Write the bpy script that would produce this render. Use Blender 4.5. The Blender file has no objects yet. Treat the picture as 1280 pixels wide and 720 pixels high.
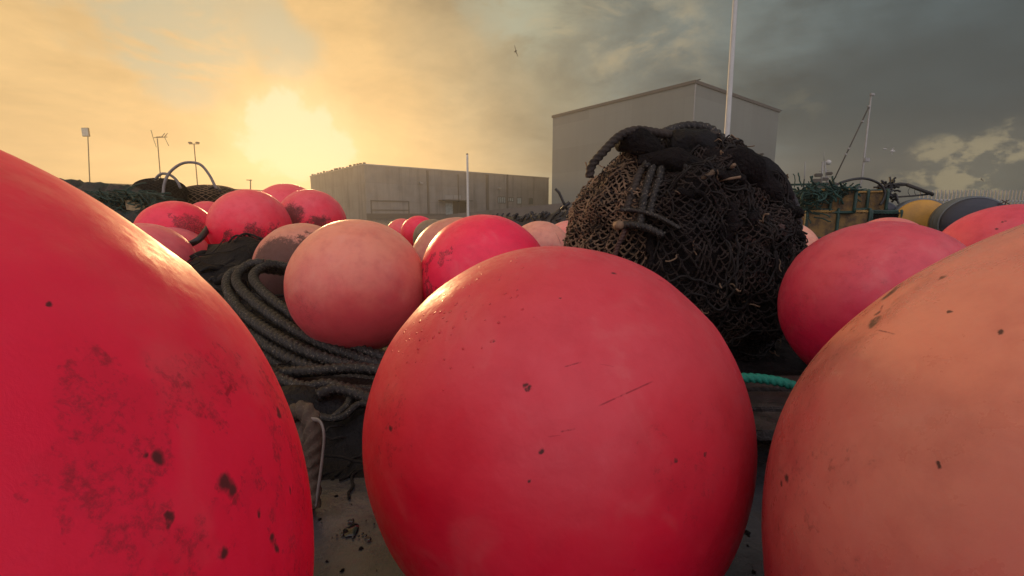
import bpy, bmesh, math, random
from mathutils import Vector, Matrix, noise, Quaternion
random.seed(11)
R = math.radians
sc = bpy.context.scene
col = sc.collection
F = 560.0                       # focal length in pixels of a 1280 wide frame
PITCH = math.atan(90/F)
H = 0.54                        # eye height
CP, SP = math.cos(PITCH), math.sin(PITCH)
EYE = Vector((0, 0, H))

def ray(px, py):
    x, u = (px-640)/F, (360-py)/F
    return Vector((x, CP+u*SP, -SP+u*CP))
def P(px, py, d):               # point seen at that place, d metres ahead (horizontal distance)
    r = ray(px, py)
    return EYE + r*(d/r.y)

# ------------------------------------------------------------------ materials
def s2l(c):
    return tuple(((v/255+.055)/1.055)**2.4 if v/255 > .04045 else v/255/12.92 for v in c) + (1,)

class NT:
    def __init__(s, tree): s.t = tree
    def n(s, kind, **kw):
        nd = s.t.nodes.new(kind)
        for k, v in kw.items():
            if k.startswith('i_'):
                key = k[2:].replace('_', ' ')
                nd.inputs[key].default_value = v
            else: setattr(nd, k, v)
        return nd
    def l(s, a, b): s.t.links.new(a, b)
    def math(s, op, a, b=None, c=None, clamp=False):
        nd = s.t.nodes.new('ShaderNodeMath'); nd.operation = op; nd.use_clamp = clamp
        for i, v in enumerate((a, b, c)):
            if v is None: continue
            if isinstance(v, (int, float)): nd.inputs[i].default_value = v
            else: s.l(v, nd.inputs[i])
        return nd.outputs[0]
    def vmath(s, op, a, b=None, scale=None):
        nd = s.t.nodes.new('ShaderNodeVectorMath'); nd.operation = op
        for i, v in enumerate((a, b)):
            if v is None: continue
            if isinstance(v, (tuple, list, Vector)): nd.inputs[i].default_value = tuple(v)
            else: s.l(v, nd.inputs[i])
        if scale is not None: nd.inputs['Scale'].default_value = scale
        return nd
    def mix(s, f, a, b, mode='MIX'):
        nd = s.t.nodes.new('ShaderNodeMix'); nd.data_type = 'RGBA'; nd.blend_type = mode
        for i, v in ((0, f), (6, a), (7, b)):
            if isinstance(v, (int, float)): nd.inputs[i].default_value = v
            elif isinstance(v, tuple): nd.inputs[i].default_value = v if len(v) == 4 else v+(1,)
            else: s.l(v, nd.inputs[i])
        return nd.outputs[2]
    def smooth(s, v, a, b, to0=0., to1=1.):
        nd = s.t.nodes.new('ShaderNodeMapRange'); nd.interpolation_type = 'SMOOTHSTEP'
        s.l(v, nd.inputs[0])
        for i, x in ((1, a), (2, b), (3, to0), (4, to1)): nd.inputs[i].default_value = x
        return nd.outputs[0]
    def noise(s, vec, scale, detail=3, rough=.5, dist=0., off=None):
        if off is not None: vec = s.vmath('ADD', vec, off).outputs[0]
        nd = s.n('ShaderNodeTexNoise', i_Scale=scale, i_Detail=detail, i_Roughness=rough, i_Distortion=dist)
        s.l(vec, nd.inputs['Vector']); return nd.outputs[0]

def new_mat(name):
    m = bpy.data.materials.new(name); m.use_nodes = True
    nt = NT(m.node_tree); b = m.node_tree.nodes['Principled BSDF']
    return m, nt, b

def basic(name, color, rough=.7, var=.35, scale=12, bump=.3, bscale=60, metal=0, color2=None, spec=.5, bdist=.01):
    m, nt, b = new_mat(name)
    tc = nt.n('ShaderNodeTexCoord').outputs['Object']
    n1 = nt.noise(tc, scale, 5, .6)
    c2 = color2 or tuple(x*(1-var) for x in color)
    f = nt.smooth(n1, .35, .65)
    nt.l(nt.mix(f, tuple(c2)+(1,), tuple(color)+(1,)), b.inputs['Base Color'])
    b.inputs['Metallic'].default_value = metal
    b.inputs['Specular IOR Level'].default_value = spec
    n2 = nt.noise(tc, bscale, 4, .6)
    nt.l(nt.smooth(n1, .3, .7, max(.05, rough-.12), min(1, rough+.1)), b.inputs['Roughness'])
    bp = nt.n('ShaderNodeBump', i_Strength=bump, i_Distance=bdist)
    nt.l(n2, bp.inputs['Height']); nt.l(bp.outputs[0], b.inputs['Normal'])
    return m

def buoy_mat(name, c_top, c_low, dirt=(), spots=.2, wet=0., scuff=.3, seed=0, rough=.38, sss=.35, cov=.11, op=.6, dots=(), lines=()):
    """vinyl float: top painted lighter as if lit by the sky, dirt patches given as (direction, angle, strength)"""
    m, nt, b = new_mat(name)
    geo = nt.n('ShaderNodeTexCoord').outputs['Object']
    off = (seed*3.17, seed*1.31, seed*2.3)
    d = nt.vmath('NORMALIZE', geo).outputs[0]
    warp = nt.noise(d, 2.2, 3, .6, off=off)
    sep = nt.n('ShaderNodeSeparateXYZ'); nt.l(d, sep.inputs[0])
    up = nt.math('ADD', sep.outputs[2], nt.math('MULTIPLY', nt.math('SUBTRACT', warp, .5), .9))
    base = nt.mix(nt.smooth(up, -.35, .75), tuple(c_low), tuple(c_top))      # sky sheen on top and shade below put into the colour
    blot = nt.noise(d, 5, 5, .65, off=off)
    base = nt.mix(nt.smooth(blot, .4, .75, 0, .28), base, tuple(x*.62 for x in c_low))
    chalk = nt.noise(d, 3.2, 4, .6, .6, off=(seed*1.7+4, 2, seed))
    base = nt.mix(nt.smooth(chalk, .52, .75, 0, .08), base, (.75, .5, .42))
    # dirt
    fine = nt.noise(d, 26, 7, .72, .3, off=off)
    mask = None
    for (dv, ang, st) in dirt:
        v = Vector(dv).normalized()
        dot = nt.vmath('DOT_PRODUCT', d, v).outputs['Value']
        w = nt.math('ADD', dot, nt.math('MULTIPLY', nt.math('SUBTRACT', blot, .5), .22))
        k = nt.smooth(w, math.cos(R(ang)), math.cos(R(ang*.25)), 0, st)
        mask = k if mask is None else nt.math('MAXIMUM', mask, k)
    speck = nt.noise(d, 17, 6, .7, 0, off=(seed+9, 3, 1))
    sp = nt.smooth(speck, .70, .78, 0, spots)
    dirtc = (.035, .022, .018, 1)
    if mask is not None:
        grit = nt.math('ADD', nt.math('MULTIPLY', nt.noise(d, 75, 5, .75, 0, off=off), .45), nt.math('MULTIPLY', fine, .55))
        thr = nt.math('SUBTRACT', nt.math('ADD', grit, nt.math('MULTIPLY', mask, cov)), .62)
        dm = nt.smooth(thr, -.09, .14, 0, op)
        dm = nt.math('MAXIMUM', nt.math('MULTIPLY', dm, nt.smooth(mask, 0, .15)), nt.math('MULTIPLY', mask, .05))
        sp = nt.math('MAXIMUM', sp, dm)
    # thin scratches
    mp = nt.n('ShaderNodeMapping'); nt.l(d, mp.inputs[0])
    mp.inputs['Rotation'].default_value = (.3+seed, .7, .45+seed*.6); mp.inputs['Scale'].default_value = (1.2, 34, 9)
    sn = nt.noise(mp.outputs[0], 2.2, 3, .6, off=off)
    scr = nt.smooth(sn, .735, .76, 0, scuff)
    def warpd(k): return nt.vmath('ADD', d, nt.vmath('SCALE', nt.vmath('SUBTRACT', nt.n('ShaderNodeTexNoise', i_Scale=60., i_Detail=4.).outputs['Color'], (.5,.5,.5)).outputs[0], scale=k).outputs[0]).outputs[0]
    wdv = warpd(.034) if (dots or lines) else None
    for (dv, ang) in dots:
        dist = nt.vmath('DISTANCE', wdv, tuple(dv)).outputs['Value']
        sp = nt.math('MAXIMUM', sp, nt.math('MULTIPLY', nt.smooth(dist, math.radians(ang)*1.15, math.radians(ang)*.4, 0, .9), nt.smooth(fine, .34, .48, .5, 1)))
    colr = nt.mix(sp, base, dirtc)
    for (a_, b_, wd_) in lines:
        nn_ = a_.cross(b_).normalized(); mid = (a_+b_).normalized(); half = (a_-b_).length/2
        pl = nt.math('ABSOLUTE', nt.vmath('DOT_PRODUCT', d, tuple(nn_)).outputs['Value'])
        ex = nt.smooth(nt.vmath('DISTANCE', d, tuple(mid)).outputs['Value'], half, half*.7)
        lm = nt.math('MULTIPLY', nt.smooth(pl, wd_, wd_*.3), nt.math('MULTIPLY', ex, nt.smooth(fine, .38, .55, .1, .7)))
        colr = nt.mix(lm, colr, tuple(x*.3 for x in c_low))
    colr = nt.mix(scr, colr, tuple(x*.45 for x in c_low))
    nt.l(colr, b.inputs['Base Color'])
    b.inputs['Subsurface Weight'].default_value = sss
    b.inputs['Subsurface Radius'].default_value = (.24, .03, .03)
    b.inputs['Subsurface Scale'].default_value = 1.
    rr = nt.smooth(nt.noise(d, 9, 5, .7, off=(1, seed, 7)), .3, .75, rough-.08, rough+.2)
    nt.l(nt.math('ADD', rr, nt.math('MULTIPLY', sp, .4)), b.inputs['Roughness'])
    b.inputs['Specular IOR Level'].default_value = .32
    # bump: orange peel + drops of water
    peel = nt.math('ADD', nt.math('MULTIPLY', fine, .25), nt.noise(d, 7, 3, .5, off=off))
    bp = nt.n('ShaderNodeBump', i_Strength=.25, i_Distance=.006); nt.l(peel, bp.inputs['Height'])
    nrm = bp.outputs[0]
    if wet > 0:
        vo = nt.n('ShaderNodeTexVoronoi', i_Scale=38., i_Randomness=1.); vo.distance = 'EUCLIDEAN'
        mp2 = nt.n('ShaderNodeMapping'); nt.l(d, mp2.inputs[0]); mp2.inputs['Scale'].default_value = (1, 1, 1.25)
        wv = nt.vmath('ADD', mp2.outputs[0], nt.vmath('SCALE', nt.n('ShaderNodeTexNoise', i_Scale=14.).outputs['Color'], scale=.05).outputs[0]).outputs[0]
        nt.l(wv, vo.inputs['Vector'])
        sc_ = nt.n('ShaderNodeSeparateColor'); nt.l(vo.outputs['Color'], sc_.inputs[0])
        r_ = nt.math('MULTIPLY', nt.math('POWER', sc_.outputs[0], 2.6), .42)
        wa = nt.smooth(nt.vmath('DISTANCE', d, (-.50, -.35, .78)).outputs['Value'], .62, .25)
        area = nt.math('MULTIPLY', wa, nt.smooth(nt.noise(d, 3, 3, .5, off=(5, 5, seed)), .34, .46))
        r_ = nt.math('MULTIPLY', r_, area)
        hgt = nt.math('MAXIMUM', nt.math('SUBTRACT', r_, vo.outputs['Distance']), 0.)
        hgt = nt.math('POWER', hgt, .5)
        bp2 = nt.n('ShaderNodeBump', i_Strength=wet, i_Distance=.006); nt.l(hgt, bp2.inputs['Height']); nt.l(nrm, bp2.inputs['Normal'])
        nrm = bp2.outputs[0]
    nt.l(nrm, b.inputs['Normal'])
    return m

def rope_mat(name, c1, c2, rough=.5, speck=.35):
    m, nt, b = new_mat(name)
    tc = nt.n('ShaderNodeTexCoord').outputs['Object']
    n1 = nt.noise(tc, 190, 4, .7); n2 = nt.noise(tc, 9, 4, .6)
    base = nt.mix(nt.smooth(n2, .35, .65), tuple(c1), tuple(c2))
    base = nt.mix(nt.smooth(n1, .56, .68, 0, speck), base, (.30, .26, .2, 1))  # pale specks: wet glints painted into the rope colour
    nt.l(base, b.inputs['Base Color'])
    nt.l(nt.smooth(n1, .3, .7, rough-.2, rough+.25), b.inputs['Roughness']); b.inputs['Specular IOR Level'].default_value = .3
    bp = nt.n('ShaderNodeBump', i_Strength=.8, i_Distance=.004); nt.l(n1, bp.inputs['Height']); nt.l(bp.outputs[0], b.inputs['Normal'])
    return m

M = {}
M['black_rope'] = rope_mat('black_rope', (.009, .008, .007), (.019, .017, .015), .42, .75)
M['brown_rope'] = rope_mat('brown_rope', (.016, .012, .010), (.040, .030, .022), .65, .25)
M['teal_rope'] = rope_mat('teal_rope', (.004, .10, .072), (.008, .17, .12), .6, .15)
M['net_twine'] = rope_mat('net_twine', (.10, .067, .04), (.24, .155, .09), .7, .3)
M['dark_twine'] = rope_mat('dark_twine', (.006, .005, .005), (.015, .012, .010), .75, .12)
M['buff_twine'] = rope_mat('buff_twine', (.22, .13, .04), (.38, .23, .07), .7, .2)
M['tan_rope'] = rope_mat('tan_rope', (.05, .038, .028), (.12, .09, .062), .6, .4)
M['shade_twine'] = rope_mat('shade_twine', (.010, .0075, .007), (.030, .019, .014), .7, .2)  # darker copy of the net twine: the bundle's shaded front put into its colour
M['green_twine'] = rope_mat('green_twine', (.006, .026, .02), (.012, .05, .038), .7, .2)
M['bag_body'] = basic('bag_body', (.011, .008, .008), .85, .7, 9, 1., 40, bdist=.03, spec=.15)
M['weed'] = basic('weed', (.018, .012, .010), .7, .65, 7, .5, 70, color2=(.004, .004, .005), spec=.25)
M['rust_weed'] = basic('rust_weed', (.075, .032, .022), .7, .65, 9, .5, 70, color2=(.04, .02, .015))
M['black_rubber'] = basic('black_rubber', (.010, .0095, .011), .45, .4, 20, .4, 90)
M['tarp'] = basic('tarp', (.006, .005, .0055), .6, .45, 7, .6, 45, bdist=.02, spec=.2)
M['cap'] = basic('cap', (.02, .022, .028), .4, .3, 20, .3, 80)
M['wet_ground'] = None
M['wood'] = basic('wood', (.024, .018, .016), .6, .6, 16, .8, 50)
M['grey_strip'] = basic('grey_strip', (.2, .18, .16), .5, .3, 20, .2, 60)
M['green_frame'] = basic('green_frame', (.008, .05, .037), .55, .5, 14, .3, 60)
M['yellow_mesh'] = basic('yellow_mesh', (.20, .12, .035), .75, .5, 16, .8, 80, color2=(.07, .042, .016))
M['yellow_plastic'] = basic('yellow_plastic', (.50, .26, .035), .5, .25, 8, .2, 60)
M['navy_plastic'] = basic('navy_plastic', (.018, .022, .035), .45, .3, 8, .2, 60)
M['grey_plastic'] = basic('grey_plastic', (.12, .14, .15), .5, .3, 8, .2, 60)
M['galv'] = basic('galv', (.30, .30, .285), .5, .2, 6, .1, 40, metal=.3)
M['dark_metal'] = basic('dark_metal', (.05, .045, .04), .6, .4, 12, .3, 60, metal=.3)
M['white_paint'] = basic('white_paint', (.5, .5, .46), .5, .12, 5, .1, 50)
M['feather_dark'] = basic('feather_dark', (.07, .065, .06), .8, .3, 5, 0)
M['feather'] = basic('feather', (.75, .74, .72), .8, .1, 5, 0)
M['glass'] = basic('glass', (.05, .09, .09), .15, .2, 3, 0)
M['dark_void'] = basic('dark_void', (.02, .02, .02), .8, .2, 3, 0)
M['window_grey'] = basic('window_grey', (.30, .36, .34), .3, .2, 3, 0)

def facade_mat(name, c, panel_w, panel_h, streak, seam=.75):
    """painted sheet or cast concrete panels; UV: metres along the wall, metres up"""
    m, nt, b = new_mat(name)
    uv = nt.n('ShaderNodeUVMap').outputs[0]
    mp = nt.n('ShaderNodeMapping'); nt.l(uv, mp.inputs[0]); mp.inputs['Scale'].default_value = (.9, .07, 1)
    st = nt.noise(mp.outputs[0], 1.1, 6, .65)
    n2 = nt.noise(uv, .35, 5, .6)
    f = nt.math('ADD', nt.math('MULTIPLY', nt.smooth(st, .45, .75), streak), nt.math('MULTIPLY', nt.smooth(n2, .35, .7), streak*.5))
    base = nt.mix(f, tuple(c), tuple(x*.4 for x in c))
    br = nt.n('ShaderNodeTexBrick', i_Scale=1.); br.offset = 0
    br.inputs['Brick Width'].default_value = panel_w; br.inputs['Row Height'].default_value = panel_h
    br.inputs['Mortar Size'].default_value = .025; br.inputs['Mortar Smooth'].default_value = .3
    br.inputs['Color1'].default_value = (1, 1, 1, 1); br.inputs['Color2'].default_value = (.84, .84, .84, 1); br.inputs['Mortar'].default_value = (seam,)*3+(1,)
    nt.l(uv, br.inputs['Vector'])
    nt.l(nt.mix(1., base, br.outputs['Color'], 'MULTIPLY'), b.inputs['Base Color'])
    b.inputs['Roughness'].default_value = .65
    bp = nt.n('ShaderNodeBump', i_Strength=.3, i_Distance=.02); nt.l(br.outputs['Fac'], bp.inputs['Height']); bp.invert = True
    nt.l(bp.outputs[0], b.inputs['Normal'])
    return m
M['concrete_wall'] = facade_mat('concrete_wall', (.22, .21, .185), 5.6, 2.6, .8)
M['sheet_wall'] = facade_mat('sheet_wall', (.19, .205, .175), 7.5, 3.6, .16, .86)
M['low_wall'] = facade_mat('low_wall', (.10, .088, .075), 3., 3., .5)
M['green_wall'] = facade_mat('green_wall', (.12, .22, .18), 4., 3., .3)

# ------------------------------------------------------------------ object helpers
def tag(o, label=None, cat=None, group=None, kind=None):
    if label: o['label'] = label
    if cat: o['category'] = cat
    if group: o['group'] = group
    if kind: o['kind'] = kind
    return o
def empty(name, loc=(0, 0, 0), rz=0):
    o = bpy.data.objects.new(name, None); o.empty_display_size = .1
    o.location = loc; o.rotation_euler = (0, 0, rz); col.objects.link(o); return o
def link(name, bm, mat, parent=None, smooth=True):
    me = bpy.data.meshes.new(name); bm.normal_update(); bm.to_mesh(me); bm.free()
    for m in (mat if isinstance(mat, (list, tuple)) else [mat]): me.materials.append(m)
    if smooth:
        for p in me.polygons: p.use_smooth = True
    o = bpy.data.objects.new(name, me); col.objects.link(o)
    if parent: o.parent = parent
    return o
def child_world(o, parent):
    """parts are modelled in world space: parent them so that they stay there"""
    o.parent = parent
    o.matrix_parent_inverse = (Matrix.Translation(parent.location) @ parent.rotation_euler.to_matrix().to_4x4()).inverted()
    return o
def part(name, bm, mat, parent, smooth=True):
    return child_world(link(name, bm, mat, None, smooth), parent)
def subpart(name, bm, mat, p, smooth=True):
    o = link(name, bm, mat, None, smooth); o.parent = p
    o.matrix_parent_inverse = (p.matrix_parent_inverse.copy() if False else wm(p)).inverted()
    return o
def wm(o):
    m = Matrix.Translation(o.location) @ o.rotation_euler.to_matrix().to_4x4()
    return wm(o.parent) @ o.matrix_parent_inverse @ m if o.parent else m

def box(bm, lo, hi, mtx=None, bev=0, mi=0):
    lo, hi = Vector(lo), Vector(hi)
    r = bmesh.ops.create_cube(bm, size=1, matrix=Matrix.Translation((lo+hi)/2) @ Matrix.Diagonal(list(hi-lo)+[1]))
    vs = r['verts']
    if bev:
        es = list({e for v in vs for e in v.link_edges})
        rb = bmesh.ops.bevel(bm, geom=es, offset=bev, segments=2, affect='EDGES')
        vs = list({v for f in rb['faces'] for v in f.verts} | {v for v in vs if v.is_valid})
    if mtx is not None: bmesh.ops.transform(bm, matrix=mtx, verts=vs)
    return vs

def smooth_path(pts, n=10, closed=False):
    pts = [Vector(p) for p in pts]; out = []; m = len(pts)
    rng = range(m if closed else m-1)
    for i in rng:
        if closed: p0, p1, p2, p3 = pts[i-1], pts[i], pts[(i+1) % m], pts[(i+2) % m]
        else: p0, p1, p2, p3 = pts[max(i-1, 0)], pts[i], pts[i+1], pts[min(i+2, m-1)]
        for k in range(n):
            t = k/n
            out.append(.5*((2*p1)+(p2-p0)*t+(2*p0-5*p1+4*p2-p3)*t*t+(3*p1-p0-3*p2+p3)*t**3))
    if not closed: out.append(pts[-1])
    return out
def resample(pts, step):
    out = [pts[0].copy()]; acc = 0
    for a, b in zip(pts, pts[1:]):
        L = (b-a).length
        if L < 1e-9: continue
        while acc+L >= step:
            t = (step-acc)/L; a = a+(b-a)*t; out.append(a.copy()); L = (b-a).length; acc = 0
            if L < 1e-9: break
        acc += L
    return out
def tube(bm, pts, rad, sides=8, lobes=0, depth=.2, pitch=.1, radf=None, cap=True, flat=None, mi=0):
    """sweep; lobes > 0 gives a laid rope whose strands wind along the length"""
    pts = [Vector(p) for p in pts]
    if len(pts) < 2: return
    t0 = (pts[1]-pts[0]).normalized()
    up = Vector((0, 0, 1)) if abs(t0.z) < .9 else Vector((1, 0, 0))
    n = (up - t0*up.dot(t0)).normalized(); s = 0; rings = []
    for i, p in enumerate(pts):
        t = (pts[min(i+1, len(pts)-1)]-pts[max(i-1, 0)]).normalized()
        n = (n-t*n.dot(t)).normalized(); bn = t.cross(n)
        if i: s += (p-pts[i-1]).length
        rr = rad*(radf(i/(len(pts)-1)) if radf else 1)
        ring = []
        for k in range(sides):
            a = 2*math.pi*k/sides
            r2 = rr
            if lobes: r2 = rr*(1-depth+depth*abs(math.cos(lobes/2*(a-2*math.pi*s/pitch)))*1.3)
            v = n*math.cos(a)*r2+bn*math.sin(a)*r2*(flat or 1)
            ring.append(bm.verts.new(p+v))
        rings.append(ring)
    for a, b in zip(rings, rings[1:]):
        for k in range(sides):
            f = bm.faces.new((a[k], a[(k+1) % sides], b[(k+1) % sides], b[k])); f.material_index = mi
    if cap:
        bm.faces.new(list(reversed(rings[0]))).material_index = mi; bm.faces.new(rings[-1]).material_index = mi
def rope(bm, pts, rad, step=None, n=12, closed=False, wob=.0):
    pp = smooth_path(pts, n, closed)
    if closed: pp.append(pp[0])
    if wob: pp = [p+noise.noise_vector(p*6)*wob for p in pp]
    pp = resample(pp, step or rad*.45)
    tube(bm, pp, rad*1.06, 15, 3, .30, rad*4.2)
def stick(bm, a, b, r, sides=5, r2=None):
    tube(bm, [a, b], r, sides, radf=(lambda t: 1+(r2/r-1)*t) if r2 else None)

# ------------------------------------------------------------------ camera
cd = bpy.data.cameras.new('camera'); cam = bpy.data.objects.new('camera', cd); col.objects.link(cam)
cam.location = EYE; cam.rotation_euler = (R(90)-PITCH, 0, 0)
cd.sensor_width = 36; cd.lens = F/1280*36; cd.clip_start = .02; cd.clip_end = 6000
sc.camera = cam

# ------------------------------------------------------------------ sky and sun
sun_dir = ray(374, 176).normalized()
SUN_EL = math.asin(sun_dir.z); SUN_AZ = math.atan2(sun_dir.x, sun_dir.y)
w = bpy.data.worlds.new('World'); sc.world = w; w.use_nodes = True
nt = NT(w.node_tree); w.node_tree.nodes.clear()
tc = nt.n('ShaderNodeTexCoord').outputs['Generated']
D = nt.vmath('NORMALIZE', tc).outputs[0]
sep = nt.n('ShaderNodeSeparateXYZ'); nt.l(D, sep.inputs[0]); X, Y, Z = sep.outputs
# cloud sheet coordinates: a layer overhead, squeezed towards the horizon
zz = nt.math('ADD', nt.math('MAXIMUM', Z, 0.), .22)
cmb = nt.n('ShaderNodeCombineXYZ'); nt.l(nt.math('DIVIDE', X, zz), cmb.inputs[0]); nt.l(nt.math('DIVIDE', Y, zz), cmb.inputs[1]); C = cmb.outputs[0]
wn = nt.n('ShaderNodeTexNoise', i_Scale=2.2, i_Detail=6., i_Roughness=.6); nt.l(D, wn.inputs['Vector'])
DW = nt.vmath('ADD', D, nt.vmath('SCALE', nt.vmath('SUBTRACT', wn.outputs['Color'], (.5, .5, .5)).outputs[0], scale=.30).outputs[0]).outputs[0]
wn2 = nt.n('ShaderNodeTexNoise', i_Scale=9., i_Detail=7., i_Roughness=.62); nt.l(D, wn2.inputs['Vector'])
DF = nt.vmath('ADD', D, nt.vmath('SCALE', nt.vmath('SUBTRACT', wn2.outputs['Color'], (.5, .5, .5)).outputs[0], scale=.10).outputs[0]).outputs[0]
DS = nt.vmath('ADD', DF, nt.vmath('SCALE', nt.vmath('SUBTRACT', wn2.outputs['Color'], (.5, .5, .5)).outputs[0], scale=.16).outputs[0]).outputs[0]
def blob(px, py, a_out, a_in, vec=None, st=1.):
    v = ray(px, py).normalized()
    dt = nt.vmath('DOT_PRODUCT', nt.vmath('NORMALIZE', vec or DW).outputs[0], v).outputs['Value']
    return nt.smooth(dt, math.cos(R(a_out)), math.cos(R(a_in)), 0, st)
az = nt.vmath('DOT_PRODUCT', DW, (1, 0, 0)).outputs['Value']
cr = nt.n('ShaderNodeValToRGB'); nt.l(nt.smooth(az, -1., 1.), cr.inputs[0])
mr = nt.n('ShaderNodeMapRange'); nt.l(az, mr.inputs[0]); mr.inputs[1].default_value = -1; mr.inputs[2].default_value = 1
nt.l(mr.outputs[0], cr.inputs[0])
els = cr.color_ramp.elements
stops = [(-.95, (212, 174, 118)), (-.6, (216, 178, 119)), (-.25, (210, 172, 115)), (-.10, (178, 157, 118)), (.04, (134, 131, 110)), (.2, (108, 114, 106)), (.42, (88, 98, 97)), (.6, (72, 86, 89)), (.9, (58, 76, 82))]
els[0].position = (stops[0][0]+1)/2; els[0].color = s2l(stops[0][1])
els[1].position = (stops[-1][0]+1)/2; els[1].color = s2l(stops[-1][1])
for x, c in stops[1:-1]:
    e = els.new((x+1)/2); e.color = s2l(c)
sky = cr.outputs[0]
# unseen sky behind the viewer, brightened as added fill for the float fronts
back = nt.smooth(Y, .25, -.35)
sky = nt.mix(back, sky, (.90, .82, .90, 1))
# broad cloud relief
cl = nt.noise(C, .75, 8, .6, .6, off=(2.3, .4, 0)); cl2 = nt.noise(C, 2.4, 7, .62, .5)
mpc = nt.n('ShaderNodeMapping'); nt.l(D, mpc.inputs[0]); mpc.inputs['Scale'].default_value = (1, 1, 2.1); cl3 = nt.noise(mpc.outputs[0], 4.2, 9, .60, .5, off=(1.2, 0, 3.3)); puff = nt.math('ADD', nt.math('MULTIPLY', wn2.outputs[0], .55), nt.math('MULTIPLY', nt.noise(mpc.outputs[0], 21, 6, .6), .45))
rel = nt.math('ADD', nt.math('MULTIPLY', nt.math('SUBTRACT', cl, .5), 1.1), nt.math('ADD', nt.math('MULTIPLY', nt.math('SUBTRACT', cl2, .5), .5), nt.math('MULTIPLY', nt.math('SUBTRACT', cl3, .5), .75)))
amp = nt.smooth(az, -.3, .35, 1.2, 2.7)
vs_ = nt.vmath('SCALE', sky); nt.l(nt.math('ADD', nt.math('MULTIPLY', rel, amp), 1.), vs_.inputs['Scale']); sky = vs_.outputs[0]
# blue-grey holes in the warm cloud
for px, py, a, st in ((225, 60, 7.5, 1.), (190, 5, 6, .9), (372, 68, 5.5, 1.), (330, 25, 5, .7), (640, 12, 7, .8), (200, 88, 5.5, .8), (100, 30, 5, .35)):
    hole = nt.math('MULTIPLY', blob(px, py, a, a*.3, None, st), nt.smooth(cl2, .38, .54, .1, 1.))
    sky = nt.mix(hole, sky, s2l((160, 166, 146)))
# cream tops where the warm light catches the dark bank
for px, py, a, st in ((745, 28, 8, .8), (700, 50, 5, .55), (860, 70, 6, .35), (820, 25, 6, .4)):
    hl = nt.math('MULTIPLY', blob(px, py, a, a*.1, None, st), nt.smooth(cl2, .45, .65))
    sky = nt.mix(hl, sky, s2l((176, 158, 122)))
# dark slate bands on the right
for px, py, a, st in ((1190, 160, 14, .8), (1040, 190, 10, .5), (640, 150, 8, .3), (560, 55, 7, .25), (850, 110, 8, .25)):
    sky = nt.mix(blob(px, py, a, 1, None, st), sky, s2l((56, 68, 71) if px > 800 else (128, 122, 102)))
# low lit cumulus at the right-hand horizon
for px, py, a, st in ((1200, 208, 4.2, .9), (1255, 206, 4, .95), (1150, 218, 2.8, .5), (1275, 238, 3.4, .5), (1210, 238, 3, .3), (1000, 135, 3, .12)):
    lit = nt.math('MULTIPLY', blob(px, py, a, a*.35, DF, st), nt.smooth(puff, .50, .57, .12, 1))
    sky = nt.mix(lit, sky, s2l((152, 142, 113)))
# glow of the sun behind thin cloud
sky = nt.mix(blob(372, 185, 24, 4, None, .25), sky, s2l((230, 188, 126)))
sky = nt.mix(blob(372, 178, 9, 4., DF, .5), sky, s2l((238, 200, 138)))
sky = nt.mix(blob(374, 178, 7.5, 2.8, DF, .6), sky, (.82, .57, .29, 1))
sky = nt.mix(blob(375, 177, 5.6, 3.5, DS, 1.), sky, (1.0, .63, .40, 1))
# below the horizon
sky = nt.mix(nt.smooth(Z, -.01, -.06), sky, (.06, .055, .05, 1))
nish = nt.n('ShaderNodeTexSky'); nish.sky_type = 'NISHITA'; nish.sun_disc = False
nish.sun_elevation = SUN_EL; nish.sun_rotation = SUN_AZ; nish.air_density = 1; nish.dust_density = 2
bg1 = nt.n('ShaderNodeBackground'); nt.l(nish.outputs[0], bg1.inputs[0]); bg1.inputs[1].default_value = .06
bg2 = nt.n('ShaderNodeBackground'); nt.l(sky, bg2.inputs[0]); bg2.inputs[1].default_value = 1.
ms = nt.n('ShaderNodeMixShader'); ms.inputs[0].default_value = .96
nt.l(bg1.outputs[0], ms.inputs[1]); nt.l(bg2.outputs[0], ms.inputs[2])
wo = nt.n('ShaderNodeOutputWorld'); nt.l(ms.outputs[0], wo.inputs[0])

sl = bpy.data.lights.new('sun', 'SUN'); sun = bpy.data.objects.new('sun', sl); col.objects.link(sun)
sl.energy = 2.0; sl.color = (1, .62, .27); sl.angle = R(5)
sun.rotation_euler = (-sun_dir).to_track_quat('-Z', 'Y').to_euler()
sc.cycles.use_denoising = True; sc.cycles.volume_bounces = 0; sc.cycles.max_bounces = 6; sc.cycles.diffuse_bounces = 3; sc.cycles.glossy_bounces = 3
sc.view_settings.view_transform = 'Standard'; sc.view_settings.look = 'None'; sc.view_settings.exposure = .2; sc.view_settings.gamma = 1

# haze
bm = bmesh.new(); box(bm, (-170, -40, -1.0), (170, 240, 26))
hz, hn, hb = new_mat('haze'); hz.node_tree.nodes.remove(hb)
pv = hn.n('ShaderNodeVolumePrincipled'); pv.inputs['Density'].default_value = .0026; pv.inputs['Color'].default_value = (.92, .88, .80, 1); pv.inputs['Anisotropy'].default_value = .62
hn.l(pv.outputs[0], hz.node_tree.nodes['Material Output'].inputs['Volume'])
tag(link('haze', bm, hz, smooth=False), 'thin warm evening haze over the quay', 'haze', kind='stuff')

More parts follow.
